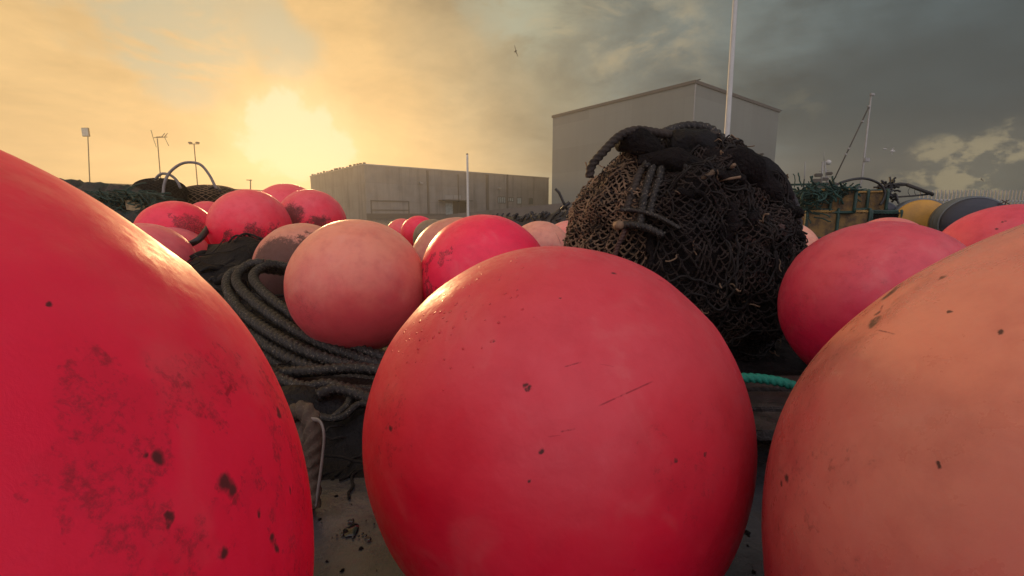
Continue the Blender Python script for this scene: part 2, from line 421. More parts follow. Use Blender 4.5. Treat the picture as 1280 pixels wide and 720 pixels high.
# ------------------------------------------------------------------ ground
m, nt, b = new_mat('wet_ground')
tc = nt.n('ShaderNodeTexCoord').outputs['Object']
n1 = nt.noise(tc, 3.2, 7, .6); n2 = nt.noise(tc, 60, 5, .7); n3 = nt.noise(tc, 17, 6, .65)
c = nt.mix(nt.smooth(n1, .35, .65), (.022, .022, .025, 1), (.066, .068, .075, 1))
c = nt.mix(nt.smooth(n3, .55, .7, 0, .65), c, (.045, .038, .034, 1))
c = nt.mix(nt.smooth(n2, .62, .72, 0, .6), c, (.03, .026, .024, 1))
nt.l(c, b.inputs['Base Color']); nt.l(nt.smooth(n3,   .4, .62, .06, .34), b.inputs['Roughness'])
bp = nt.n('ShaderNodeBump', i_Strength=.35, i_Distance=.008); nt.l(nt.math('ADD', nt.math('MULTIPLY', n2, .5), n3), bp.inputs['Height']); nt.l(bp.outputs[0], b.inputs['Normal'])
M['wet_ground'] = m
bm = bmesh.new()
for v in ((-2500, -500, 0), (2500, -500, 0), (2500, 5000, 0), (-2500, 5000, 0)): bm.verts.new(v)
bm.faces.new(bm.verts); tag(link('ground', bm, m, smooth=False), kind='structure')
wm_, nt, b = new_mat('harbour_water'); b.inputs['Base Color'].default_value = (.03, .045, .05, 1); b.inputs['Roughness'].default_value = .12
tc = nt.n('ShaderNodeTexCoord').outputs['Object']; bp = nt.n('ShaderNodeBump', i_Strength=.4, i_Distance=.1); nt.l(nt.noise(tc, 1.5, 5, .6), bp.inputs['Height']); nt.l(bp.outputs[0], b.inputs['Normal'])
bm = bmesh.new()
for v in ((26, 42, .006), (160, 34, .006), (160, 230, .006), (40, 230, .006)): bm.verts.new(v)
bm.faces.new(bm.verts); tag(link('water', bm, wm_, smooth=False), kind='structure')

# ------------------------------------------------------------------ buoys
def fit_cone(pts):
    """axis and angular radius of the sphere whose outline passes through the points"""
    A = [ray(*p).normalized() for p in pts]
    S = Matrix(((0,)*3,)*3); tvec = Vector((0, 0, 0))
    for a in A:
        for i in range(3):
            for j in range(3): S[i][j] += a[i]*a[j]
        tvec += a
    x = S.inverted() @ tvec
    return x.normalized(), math.acos(1/x.length)
def ellip(cx, cy, rv):          # upright half-height rv around a centre
    ax = ray(cx, cy).normalized(); th = math.sqrt(1+((cx-640)/F)**2+((cy-360)/F)**2)
    cone = math.atan(rv/(F*math.sqrt(1+((cx-640)/F)**2)))
    return ax, cone

BU = []
def buoy(spec, rad, mat, label, cap=None, sub=5, squash=.015, seed=0, cap_len=.45, group='inflatable fishing floats on the quay', lift=None):
    ax, ang = spec
    if rad is None: rad = H/(1-ax.z/math.sin(ang))*.985
    c = EYE+ax*(rad/math.sin(ang))
    if c.z-rad < .002: c.z = rad+.002
    BU.append((c.copy(), rad, label))
    def onball(px, py):
        r_ = ray(px, py).normalized(); oc = EYE-c; b_ = oc.dot(r_); disc_ = b_*b_-oc.dot(oc)+rad*rad
        q = EYE+r_*(-b_-math.sqrt(max(0, disc_))); return (q-c).normalized()
    if isinstance(mat, tuple):
        nm, ct, cl_, dirt, kw = mat
        kw = dict(kw); kw['dots'] = [(onball(x, y), a_) for x, y, a_ in kw.get('dots', ())]
        kw['lines'] = [(onball(x0, y0), onball(x1, y1), w_) for x0, y0, x1, y1, w_ in kw.get('lines', ())]
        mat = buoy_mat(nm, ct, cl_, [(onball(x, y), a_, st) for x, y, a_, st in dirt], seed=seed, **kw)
    root = empty('buoy', (c.x, c.y, c.z))
    tag(root, label, 'buoy', group)
    bm = bmesh.new(); bmesh.ops.create_icosphere(bm, subdivisions=sub, radius=rad)
    axis = Vector((math.sin(seed*2.1), math.cos(seed*1.3)*.6, math.cos(seed*3.3))).normalized()
    for v in bm.verts:
        d = v.co.normalized()
        k = 1+squash*noise.noise(d*1.3+Vector((seed*5.1, 0, 0)))+squash*.35*noise.noise(d*4+Vector((0, seed*3.1, 0)))
        seamd = d.dot(axis)
        k += .0035*math.exp(-(seamd/.018)**2)
        v.co = d*rad*k
    body = link('float_body', bm, mat, root)
    cdir = Vector(cap) if cap else Vector((.25*math.sin(seed*7), .75, -.62))
    cdir.normalize()
    q = cdir.to_track_quat('Z', 'Y').to_matrix().to_4x4()
    bm = bmesh.new()
    prof = [(.62, .77), (.56, .84), (.44, .93), (.33, 1.02), (.24, 1.13), (.19, 1.24), (.17, 1.32), (.12, 1.38)] if cap else [(.40, .915), (.34, .96), (.26, 1.0), (.18, 1.06), (.13, 1.14), (.12, 1.20), (.08, 1.24)]
    rings = []
    for r_, z_ in prof: rings.append([bm.verts.new(q @ Vector((r_*rad*math.cos(k*math.pi/12), r_*rad*math.sin(k*math.pi/12), z_*rad))) for k in range(24)])
    for a, b_ in zip(rings, rings[1:]):
        for k in range(24): bm.faces.new((a[k], a[(k+1) % 24], b_[(k+1) % 24], b_[k]))
    bm.faces.new(rings[-1])
    capo = link('moulded_eye', bm, M['cap'] , root)
    return root, c, rad

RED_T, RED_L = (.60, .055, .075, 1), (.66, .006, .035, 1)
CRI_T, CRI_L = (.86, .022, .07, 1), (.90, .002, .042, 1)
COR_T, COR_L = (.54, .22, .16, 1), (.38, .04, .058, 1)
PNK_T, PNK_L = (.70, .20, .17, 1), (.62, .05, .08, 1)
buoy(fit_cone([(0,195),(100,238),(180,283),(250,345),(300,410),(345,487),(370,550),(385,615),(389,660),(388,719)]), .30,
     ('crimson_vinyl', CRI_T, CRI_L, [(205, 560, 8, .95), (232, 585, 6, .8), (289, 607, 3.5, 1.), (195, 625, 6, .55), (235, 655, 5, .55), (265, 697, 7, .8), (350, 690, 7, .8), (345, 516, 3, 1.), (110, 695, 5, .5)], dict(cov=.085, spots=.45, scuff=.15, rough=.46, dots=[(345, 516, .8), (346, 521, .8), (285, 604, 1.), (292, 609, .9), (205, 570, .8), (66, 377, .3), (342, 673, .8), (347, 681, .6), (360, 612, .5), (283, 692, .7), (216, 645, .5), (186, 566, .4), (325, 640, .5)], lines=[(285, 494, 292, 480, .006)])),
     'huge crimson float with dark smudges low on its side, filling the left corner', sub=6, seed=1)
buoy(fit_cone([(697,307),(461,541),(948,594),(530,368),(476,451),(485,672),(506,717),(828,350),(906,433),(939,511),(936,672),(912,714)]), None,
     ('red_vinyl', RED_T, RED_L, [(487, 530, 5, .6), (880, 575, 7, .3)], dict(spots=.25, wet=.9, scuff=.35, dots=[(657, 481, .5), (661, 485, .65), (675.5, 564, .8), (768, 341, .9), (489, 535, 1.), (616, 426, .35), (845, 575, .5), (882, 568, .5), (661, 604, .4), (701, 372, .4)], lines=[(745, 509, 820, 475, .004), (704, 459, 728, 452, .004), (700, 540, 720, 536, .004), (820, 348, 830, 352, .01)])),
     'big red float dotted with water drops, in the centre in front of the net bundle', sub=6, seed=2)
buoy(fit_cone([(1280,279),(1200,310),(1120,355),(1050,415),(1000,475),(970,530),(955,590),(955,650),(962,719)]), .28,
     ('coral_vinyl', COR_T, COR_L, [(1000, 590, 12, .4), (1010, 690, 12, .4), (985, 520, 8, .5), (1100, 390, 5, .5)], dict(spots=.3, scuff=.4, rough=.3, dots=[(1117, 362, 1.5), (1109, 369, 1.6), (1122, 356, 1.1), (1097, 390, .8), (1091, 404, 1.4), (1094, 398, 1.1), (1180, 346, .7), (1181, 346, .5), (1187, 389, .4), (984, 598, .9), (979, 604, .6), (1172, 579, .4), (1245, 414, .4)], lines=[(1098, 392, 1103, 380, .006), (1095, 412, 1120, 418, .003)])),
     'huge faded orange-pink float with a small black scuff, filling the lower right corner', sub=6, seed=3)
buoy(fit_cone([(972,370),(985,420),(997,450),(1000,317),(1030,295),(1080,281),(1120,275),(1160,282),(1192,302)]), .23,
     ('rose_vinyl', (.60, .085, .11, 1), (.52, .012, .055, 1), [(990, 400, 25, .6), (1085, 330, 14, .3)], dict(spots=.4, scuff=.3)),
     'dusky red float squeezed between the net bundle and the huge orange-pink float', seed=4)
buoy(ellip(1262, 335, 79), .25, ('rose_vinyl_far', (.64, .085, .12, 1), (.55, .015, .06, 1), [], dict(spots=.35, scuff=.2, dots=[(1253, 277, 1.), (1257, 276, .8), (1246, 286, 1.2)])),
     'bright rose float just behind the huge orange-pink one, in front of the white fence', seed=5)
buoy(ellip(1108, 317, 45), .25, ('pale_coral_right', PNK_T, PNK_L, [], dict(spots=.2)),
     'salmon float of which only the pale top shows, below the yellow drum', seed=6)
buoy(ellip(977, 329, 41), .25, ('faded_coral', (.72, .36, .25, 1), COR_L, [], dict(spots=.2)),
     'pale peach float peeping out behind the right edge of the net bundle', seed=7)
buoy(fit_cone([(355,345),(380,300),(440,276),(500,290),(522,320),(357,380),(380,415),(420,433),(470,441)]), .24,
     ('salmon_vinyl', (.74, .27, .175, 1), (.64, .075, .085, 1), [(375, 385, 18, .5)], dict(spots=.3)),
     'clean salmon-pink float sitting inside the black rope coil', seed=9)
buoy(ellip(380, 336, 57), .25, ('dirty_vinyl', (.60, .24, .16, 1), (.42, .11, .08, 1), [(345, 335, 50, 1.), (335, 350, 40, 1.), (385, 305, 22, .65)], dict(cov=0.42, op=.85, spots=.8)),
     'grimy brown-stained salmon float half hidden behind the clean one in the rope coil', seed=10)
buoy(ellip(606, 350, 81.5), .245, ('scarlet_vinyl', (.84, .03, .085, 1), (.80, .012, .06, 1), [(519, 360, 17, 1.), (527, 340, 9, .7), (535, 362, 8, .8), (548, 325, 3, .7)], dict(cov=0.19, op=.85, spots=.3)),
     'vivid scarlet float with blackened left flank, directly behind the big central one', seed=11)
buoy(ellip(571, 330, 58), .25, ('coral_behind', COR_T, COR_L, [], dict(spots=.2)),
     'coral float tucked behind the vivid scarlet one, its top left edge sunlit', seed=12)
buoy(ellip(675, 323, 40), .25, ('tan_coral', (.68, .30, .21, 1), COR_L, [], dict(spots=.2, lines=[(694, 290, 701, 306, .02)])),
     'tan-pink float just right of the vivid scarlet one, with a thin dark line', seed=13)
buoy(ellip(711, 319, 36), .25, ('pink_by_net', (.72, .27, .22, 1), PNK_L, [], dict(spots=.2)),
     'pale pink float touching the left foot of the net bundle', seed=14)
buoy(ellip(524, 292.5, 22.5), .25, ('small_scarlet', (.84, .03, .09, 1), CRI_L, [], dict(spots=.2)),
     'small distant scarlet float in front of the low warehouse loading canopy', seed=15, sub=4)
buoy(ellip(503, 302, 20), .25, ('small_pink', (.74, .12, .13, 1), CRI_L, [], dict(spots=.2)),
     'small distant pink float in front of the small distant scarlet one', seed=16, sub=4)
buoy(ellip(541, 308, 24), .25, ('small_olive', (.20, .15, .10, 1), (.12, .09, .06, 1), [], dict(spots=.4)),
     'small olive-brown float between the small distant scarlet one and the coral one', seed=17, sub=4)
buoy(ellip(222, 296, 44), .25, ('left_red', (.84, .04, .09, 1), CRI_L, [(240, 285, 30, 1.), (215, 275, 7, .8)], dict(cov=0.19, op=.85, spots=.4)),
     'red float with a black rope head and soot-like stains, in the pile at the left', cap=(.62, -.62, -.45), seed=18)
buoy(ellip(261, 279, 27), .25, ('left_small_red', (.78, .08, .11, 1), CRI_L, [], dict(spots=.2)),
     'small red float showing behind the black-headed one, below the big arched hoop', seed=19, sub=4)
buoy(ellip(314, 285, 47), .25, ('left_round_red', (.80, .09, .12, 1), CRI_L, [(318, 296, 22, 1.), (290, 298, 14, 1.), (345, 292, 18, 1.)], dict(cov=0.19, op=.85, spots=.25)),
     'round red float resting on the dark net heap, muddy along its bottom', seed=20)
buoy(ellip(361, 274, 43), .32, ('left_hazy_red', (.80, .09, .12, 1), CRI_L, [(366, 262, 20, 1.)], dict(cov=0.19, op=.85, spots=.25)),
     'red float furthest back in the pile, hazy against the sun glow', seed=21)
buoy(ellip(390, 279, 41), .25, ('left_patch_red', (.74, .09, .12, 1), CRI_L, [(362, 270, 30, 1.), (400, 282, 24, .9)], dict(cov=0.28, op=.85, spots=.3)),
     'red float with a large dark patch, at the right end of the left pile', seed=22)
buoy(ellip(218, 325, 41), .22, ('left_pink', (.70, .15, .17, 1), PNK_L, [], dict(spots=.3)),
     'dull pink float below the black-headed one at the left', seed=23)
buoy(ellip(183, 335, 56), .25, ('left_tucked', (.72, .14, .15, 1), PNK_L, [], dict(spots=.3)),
     'pinkish float mostly hidden behind the sunlit rim of the huge crimson one', seed=24)
for i in range(len(BU)):
    for j in range(i):
        dd = (BU[i][0]-BU[j][0]).length-BU[i][1]-BU[j][1]
        if dd < -.01: print('OVERLAP %.2f' % dd, BU[i][2][:40], '|', BU[j][2][:40])
for c, r_, l in BU: print('%.2f %.2f %.2f r%.2f  %s' % (c.x, c.y, c.z, r_, l[:50]))

# ------------------------------------------------------------------ net heap under the left pile
def under(x, y):
    m = 9.
    for c, r_, l in BU:
        d2 = (c.x-x)**2+(c.y-y)**2; rr = (r_+.05)**2
        if d2 < rr: m = min(m, c.z-math.sqrt(rr-d2)+.0)
    return m
def heap_h(x, y):
    h = 0
    for cx, cy, sx, sy, a in ((-1.55, 2.6, .65, .45, .36), (-2.2, 3.1, .9, .8, .24), (-.75, 1.25, .45, .28, .07), (-1.1, 1.85, .4, .4, .06), (-2.2, 3.9, 1.2, .6, .22), (-.45, 1.35, .25, .2, .06), (-.32, 1.0, .24, .15, .055), (-.55, 1.05, .25, .15, .07), (-1.5, 4.0, .7, .5, .2)):
        h = max(h, a*math.exp(-((x-cx)/sx)**2-((y-cy)/sy)**2))+.25*min(h, a*math.exp(-((x-cx)/sx)**2-((y-cy)/sy)**2))
    p = Vector((x, y, 0))
    h += (.055*noise.noise(p*3.1)+.03*noise.noise(p*8)+.045*abs(noise.noise(Vector((x*2, y*9, 1)))))*min(1, h/.08)
    return h
bm = bmesh.new(); G = {}
nx, ny = 150, 150
for i in range(nx):
    for j in range(ny):
        x = -3.9+i*4.1/(nx-1); y = .76+j*4.4/(ny-1)
        z = heap_h(x, y); e = min(i, j, nx-1-i, ny-1-j)/9; z = min(z*min(1, e)-.01, under(x, y))
        G[i, j] = bm.verts.new((x, y, z))
for i in range(nx-1):
    for j in range(ny-1):
        vs = (G[i, j], G[i+1, j], G[i+1, j+1], G[i, j+1])
        if max(v.co.z for v in vs) > -.004: bm.faces.new(vs)
for v in [v for v in bm.verts if not v.link_faces]: bm.verts.remove(v)
heap = empty('net_heap', (-1.6, 2.8, 0)); tag(heap, 'low heap of black netting and tarpaulin carrying the pile of red floats at the left', 'net heap')
part('tarpaulin', bm, M['tarp'], heap)
bm = bmesh.new(); rnd = random.Random(5)
def hp(x, y): return Vector((x, y, max(0, min(heap_h(x, y), under(x, y)))+.006))
for k in range(120):
    x, y = rnd.uniform(-2.2, 0), rnd.uniform(.85, 3.2); a = rnd.uniform(0, 6.3); pts = []
    for s_ in range(14):
        pts.append(hp(x, y)); a += rnd.uniform(-.6, .6); x += .04*math.cos(a); y += .04*math.sin(a)
    tube(bm, smooth_path(pts, 3), rnd.choice((.003, .004, .006)), 5)
part('loose_twine', bm, M['dark_twine'], heap)['kind'] = 'stuff'
for pl_ in ([(470, 500, 1.16), (440, 512, 1.12), (410, 505, 1.14), (380, 512, 1.14), (340, 500, 1.2)], [(400, 545, 1.02), (425, 530, 1.05), (455, 535, 1.03), (480, 550, 1.0), (500, 575, .98)], [(420, 575, .97), (436, 560, 1.0), (446, 520, 1.08), (470, 500, 1.15), (510, 490, 1.2)], [(385, 560, 1.0), (400, 575, .98), (430, 580, .97), (455, 566, 1.0), (490, 560, 1.0)]):
    bm = bmesh.new(); pts = [P(*q) for q in pl_]
    for q in pts: q.z = max(q.z, .012); q.z = max(q.z, hp(q.x, q.y).z+.004)
    rope(bm, pts, rnd.uniform(.008, .014), step=.006); part('old_rope', bm, M['black_rope'], heap)
# thicker folded ridges of tarpaulin seen between the floats
bm = bmesh.new()
for (a, b_, r_, sag) in (((238, 322, 2.5), (345, 296, 2.9), .022, 0), ((250, 340, 2.3), (330, 318, 2.6), .018, 0), ((262, 352, 2.15), (300, 345, 2.2), .02, 0)):
    A_, B_ = P(*a), P(*b_); pts = [A_.lerp(B_, t/8)+Vector((0, 0, .012*math.sin(t*2.1))) for t in range(9)]
    tube(bm, smooth_path(pts, 4), r_, 8, radf=lambda t: .4+.6*math.sin(math.pi*(t*.9+.05)))
part('rolled_edge', bm, M['tarp'], heap)

# ------------------------------------------------------------------ black rope coil round the salmon float
coil = empty('rope_coil', (-.75, 1.6, 0)); tag(coil, 'thick black laid rope coiled in several turns around the salmon-pink float', 'rope')
mc, mr_ = [b_ for b_ in BU if 'clean salmon' in b_[2]][0][:2]
strands = [
 [(330, 329, 2.02), (306, 334, 1.98), (296, 352, 1.86), (318, 378, 1.70), (358, 407, 1.56), (402, 430, 1.47), (440, 445, 1.42), (480, 458, 1.38), (540, 470, 1.34)],
 [(345, 332, 2.05), (322, 338, 1.96), (318, 352, 1.86), (340, 375, 1.72), (376, 400, 1.60), (420, 424, 1.50), (462, 441, 1.45), (500, 452, 1.42), (560, 458, 1.42)],
 [(322, 336, 2.04), (292, 340, 1.98), (284, 358, 1.86), (300, 387, 1.67), (338, 416, 1.51), (385, 440, 1.41), (430, 455, 1.36), (480, 466, 1.32), (530, 480, 1.28)],
 [(300, 350, 2.02), (287, 368, 1.86), (300, 402, 1.66), (332, 430, 1.50), (370, 452, 1.40), (420, 470, 1.33), (470, 478, 1.30), (520, 490, 1.26)],
 [(298, 368, 2.0), (292, 388, 1.85), (308, 418, 1.66), (335, 445, 1.50), (372, 468, 1.40), (420, 485, 1.34), (480, 496, 1.28)],
]
for k, s_ in enumerate(strands):
    bm = bmesh.new()
    pts = [P(*q) for q in s_]
    # close the turn round the back of the float
    c0 = Vector((mc.x-.02, mc.y+.02, 0)); z1 = pts[-1].z
    a1 = math.atan2(pts[-1].y-c0.y, pts[-1].x-c0.x); a0 = math.atan2(pts[0].y-c0.y, pts[0].x-c0.x)
    if a0 < a1: a0 += 2*math.pi
    r1 = (pts[-1].xy-c0.xy).length; r0 = (pts[0].xy-c0.xy).length
    if k < 3:
        for q in range(1, 9):
            t = q/9; a = a1+(a0-a1)*t; rr = max(r1+(r0-r1)*t, .30+.02*k)
            pts.append(Vector((c0.x+rr*math.cos(a), c0.y+rr*math.sin(a), max(.03, z1+(pts[0].z-z1)*t-.10*math.sin(math.pi*t)))))
    pts = [p+Vector((0, 0, .0)) for p in pts]
    for p in pts: p.z = max(p.z, .022)
    rope(bm, pts, .0185, step=.008, closed=(k < 3))
    part('rope_turn', bm, M['black_rope'], coil)
bm = bmesh.new(); rope(bm, [P(250, 470, 1.25), P(345, 466, 1.27), P(400, 463, 1.25), (P(440, 460, 1.24)), P(485, 464, 1.22), P(540, 475, 1.22)], .016, step=.007)
tag(link('rope', bm, M['black_rope']), 'single black rope stretched level below the rope coil, between the two big red floats', 'rope')

# lash of braided rope with a grey strip, between the two big floats at the left
o = empty('rope_end', P(380, 560, .80)); tag(o, 'frayed brown rope end with a thin grey plastic strip, beside the huge crimson float', 'rope')
bm = bmesh.new(); 
rope(bm, [P(350, 560, .84), P(362, 525, .84), P(376, 512, .82), P(388, 522, .80), P(392, 548, .78), P(390, 590, .76), P(388, 640, .73)], .016, step=.006)
rope(bm, [P(352, 590, .86), P(366, 545, .86), P(380, 530, .84), P(384, 560, .80), P(380, 600, .78), P(378, 660, .74)], .018, step=.006)
part('braid', bm, M['tan_rope'], o)
bm = bmesh.new(); tube(bm, smooth_path([P(388, 524, .79), P(400, 527, .77), P(405, 545, .755), P(402, 580, .745), P(397, 615, .735), P(394, 633, .73)], 6), .0045, 6, flat=.5)
part('plastic_strip', bm, M['grey_strip'], o)

# dark folded rubber behind them and a scrap of teal twine
bm = bmesh.new()
for (px, py, d, r_, l_) in ((470, 560, 1.0, .035, 0), (462, 590, .95, .025, 1), (474, 525, 1.1, .04, 2)):
    p0 = P(px, py, d)
    for k in range(26):
        a = rnd.uniform(0, 6.3); pts = [p0+Vector((rnd.gauss(0, .03), rnd.gauss(0, .03), rnd.gauss(0, .02)))]
        for s_ in range(6): pts.append(pts[-1]+Vector((math.cos(a)*.02, math.sin(a)*.02, rnd.uniform(-.014, .014)))); a += rnd.uniform(-1, 1)
        for q in pts: q.z = max(.004, q.z)
        tube(bm, smooth_path(pts, 3), .003, 5)
tag(link('tangled_twine', bm, M['dark_twine']), 'tangle of dark frayed twine pressed against the left side of the big central float', 'twine')
bm = bmesh.new()
q0 = P(446, 494, 1.25)
for k in range(22):
    a = rnd.uniform(0, 6.3); pts = [q0+Vector((rnd.gauss(0, .009), rnd.gauss(0, .009), rnd.gauss(0, .006)))]
    for s_ in range(6): pts.append(pts[-1]+Vector((math.cos(a)*.009, math.sin(a)*.009, rnd.uniform(-.004, .004)))); a += rnd.uniform(-1.2, 1.2)
    tube(bm, smooth_path(pts, 3), .003, 5)
tag(link('twine_scrap', bm, M['teal_rope']), 'small scrap of teal twine in the dark below the level black rope', 'twine')

# puddle and water drops on the concrete
def disc(bm, c, r_, h, seg=20, jit=.25, sd=0):
    v0 = bm.verts.new((c[0], c[1], c[2]+h)); rg = []; rg2 = []
    for k in range(seg):
        a = 2*math.pi*k/seg; q = r_*(1+jit*noise.noise(Vector((math.cos(a)*1.5+sd, math.sin(a)*1.5, sd))))
        rg.append(bm.verts.new((c[0]+q*math.cos(a), c[1]+q*math.sin(a), c[2]))); rg2.append(bm.verts.new((c[0]+.75*q*math.cos(a), c[1]+.75*q*math.sin(a), c[2]+h*.8)))
    for k in range(seg):
        bm.faces.new((rg[k], rg[(k+1) % seg], rg2[(k+1) % seg], rg2[k])); bm.faces.new((rg2[k], rg2[(k+1) % seg], v0))
def gnd(px, py): 
    r_ = ray(px, py); t = H/-r_.z; return EYE+r_*t
wd, ntw, bw = new_mat('dark_water'); bw.inputs['Base Color'].default_value = (.012, .01, .01, 1); bw.inputs['Roughness'].default_value = .05
bm = bmesh.new(); g0 = gnd(440, 665); disc(bm, (g0.x, g0.y, .003), .014, .003, jit=.5)
for k in range(16):
    a = rnd.uniform(0, 6.3); rr = rnd.uniform(.016, .04); disc(bm, (g0.x+rr*math.cos(a)+.008, g0.y+rr*math.sin(a)*.8, .003), rnd.uniform(.0015, .0045), .002, 10, .3, k)
tag(link('water_drops', bm, wd), 'small dark splash of water drops on the grey concrete between the two biggest red floats', 'puddle')

bm = bmesh.new(); rg = random.Random(21)
for k in range(420):
    gx, gy = rg.uniform(-.5, .45), rg.uniform(.35, 1.0); r0 = rg.choice((.0012, .0018, .003, .0045)) if rg.random() < .93 else .007
    if under(gx, gy) < .02: continue
    pts = [Vector((gx+r0*math.cos(a)*rg.uniform(.6, 1.2), gy+r0*math.sin(a)*rg.uniform(.6, 1.2), .001)) for a in (0, 1.25, 2.5, 3.77, 5.0)]
    vs = [bm.verts.new(p) for p in pts]; tp = bm.verts.new((gx, gy, .001+r0*rg.uniform(.4, .9)))
    for q in range(5): bm.faces.new((vs[q], vs[(q+1) % 5], tp))
tag(link('grit', bm, M['bag_body'], smooth=False), 'scattered dark grit and crumbs on the wet ground between the big floats', 'grit', kind='stuff')

# ------------------------------------------------------------------ pallet with green rope to the right of the central float
pal = empty('pallet', (.72, 1.0, 0)); tag(pal, 'dark wet wooden pallet in the gap between the central and right-hand big floats', 'pallet')
for y in (.86, .97, 1.08):
    bm = bmesh.new(); box(bm, (.36, y-.045, .105), (1.02, y+.045, .128), bev=.003)
    for v in bm.verts: v.co.z += .003*noise.noise(v.co*9)
    part('deck_board', bm, M['wood'], pal, False)
for x in (.40, .68, .97):
    bm = bmesh.new(); box(bm, (x-.04, .83, .0), (x+.04, 1.12, .1045), bev=.003); part('bearer', bm, M['wood'], pal, False)
bm = bmesh.new()
gp = [P(880, 470, 1.03), P(925, 472, 1.0), P(955, 474, .99), P(985, 480, .98), P(1010, 492, .97)]
rope(bm, gp, .0105, step=.004)
tag(link('rope', bm, M['teal_rope']), 'bright green rope lying across the pallet in the gap right of the central float', 'rope')
bm = bmesh.new()
rope(bm, [P(890, 545, .9)+Vector((0, 0, 0)), P(930, 535, .88), P(960, 538, .86), P(1000, 545, .86)], .012, step=.006)
tag(link('rope', bm, M['brown_rope']), 'thin dull brown rope low in the gap below the bright green rope', 'rope')

# ------------------------------------------------------------------ the net bundle
NC = P(848, 322, 1.80); NC.z = .39
NX, NYr, NZ = .425, .36, .43
bag = empty('net_bundle', (NC.x, NC.y, 0)); tag(bag, 'big round bundle of dark fishing net tied with thick ropes, behind the central float', 'fishing net')
def bag_pt(th, ph, off=0., lump=1.):
    """th: azimuth (0 = +x, -pi/2 = towards the viewer), ph: -pi/2..pi/2"""
    c_, s_ = math.cos(ph), math.sin(ph)
    e = .82
    sc_ = math.copysign(abs(s_)**e, s_); cc_ = abs(c_)**e
    d = Vector((math.cos(th)*cc_, math.sin(th)*cc_, sc_))
    p = Vector((d.x*NX, d.y*NYr, d.z*NZ))
    if d.z > 0: p.z *= 1-.34*max(0, d.x)**1.3-.02-.10*max(0, -d.x); p.x -= .05*d.z*(d.x > 0)*d.x
    if d.z < 0: p.x *= 1-.16*d.z*d.z; p.y *= 1-.1*d.z*d.z
    n = d.normalized()
    k = .05*noise.noise(n*2.2+Vector((3, 1, 0)))+.034*noise.noise(n*5.5)+.012*noise.noise(n*13)
    return NC+p+n*(k*lump+off)
bm = bmesh.new(); nu, nv = 140, 80; G = {}
for i in range(nu):
    for j in range(1, nv): G[i, j] = bm.verts.new(bag_pt(2*math.pi*i/nu, -math.pi/2+math.pi*j/nv))
vt, vb = bm.verts.new(bag_pt(0, math.pi/2)), bm.verts.new(bag_pt(0, -math.pi/2))
for i in range(nu):
    k = (i+1) % nu
    for j in range(1, nv-1): bm.faces.new((G[i, j], G[k, j], G[k, j+1], G[i, j+1]))
    bm.faces.new((G[i, nv-1], G[k, nv-1], vt)); bm.faces.new((G[k, 1], G[i, 1], vb))
part('packed_net', bm, M['bag_body'], bag)
# net skin: knotted diamond mesh, slack
def net_skin(bm, th0, th1, nth, ph0, ph1, nph, r_, off, sag=.25, drop=0., sd=1, jit=.32):
    rn = random.Random(sd); N = {}
    for i in range(nth+1):
        for j in range(nph+1):
            if (i+j) % 2: continue
            th = th0+(th1-th0)*(i+rn.uniform(-jit, jit))/nth; ph = ph0+(ph1-ph0)*(j+rn.uniform(-jit, jit))/nph
            th += .09*noise.noise(Vector((th*3, ph*3, sd))); ph += .09*noise.noise(Vector((th*3, ph*3, sd+5)))
            N[i, j] = (th, ph)
    for (i, j), a in N.items():
        for di in (-1, 1):
            b_ = N.get((i+di, j+1))
            if not b_ or rn.random() < drop: continue
            pts = []
            for s_ in range(5):
                t = s_/4; th = a[0]+(b_[0]-a[0])*t; ph = a[1]+(b_[1]-a[1])*t
                p = bag_pt(th, ph, off+.004*math.sin(math.pi*t)+rn.uniform(0, .004)); p.z -= sag*.02*math.sin(math.pi*t); pts.append(p)
            tube(bm, pts, r_*rn.uniform(.8, 1.25), 5, cap=False)
        p = bag_pt(a[0], a[1], off+.002)
        tube(bm, [p-Vector((0, 0, r_*1.9)), p-Vector((0, 0, r_*.9)), p+Vector((0, 0, r_*.9)), p+Vector((0, 0, r_*1.9))], r_*1.9, 5, radf=lambda t: .45+.55*math.sin(math.pi*t))
bm = bmesh.new(); net_skin(bm, -math.pi*1.08, -math.pi*.68, 34, -.9, 1.12, 72, .0027, .012, sd=3)
part('net_skin', bm, M['net_twine'], bag)  # lighter twine: the sunlit left side is put into its colour
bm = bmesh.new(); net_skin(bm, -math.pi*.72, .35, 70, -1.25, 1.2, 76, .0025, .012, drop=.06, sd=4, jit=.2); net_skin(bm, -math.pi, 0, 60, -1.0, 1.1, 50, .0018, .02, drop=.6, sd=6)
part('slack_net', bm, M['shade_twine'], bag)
# weed and torn net stuffed all over
def flake(bm, p, n, L, wd, rn):
    t = n.cross(Vector((rn.uniform(-1, 1), rn.uniform(-1, 1), rn.uniform(-1, 1)))).normalized(); b_ = n.cross(t)
    rows = []; q = p.copy(); dirv = (t+n*rn.uniform(-.1, .4)).normalized(); curl = rn.uniform(-.7, .7); m_ = 5
    for s_ in range(m_):
        w_ = wd*(.4+.6*math.sin(math.pi*(s_+.6)/m_)); tw = b_+n*rn.uniform(-.4, .4)
        rows.append((bm.verts.new(q-tw*w_), bm.verts.new(q+n*wd*.35*rn.uniform(-1, 1)), bm.verts.new(q+tw*w_)))
        q = q+dirv*L/m_; dirv = (dirv+n*(-.25+curl*.3)+b_*rn.uniform(-.35, .35)+Vector((0, 0, -.12))).normalized()
    for a, c_ in zip(rows, rows[1:]):
        for k in range(2): bm.faces.new((a[k], a[k+1], c_[k+1], c_[k]))
rn = random.Random(8)
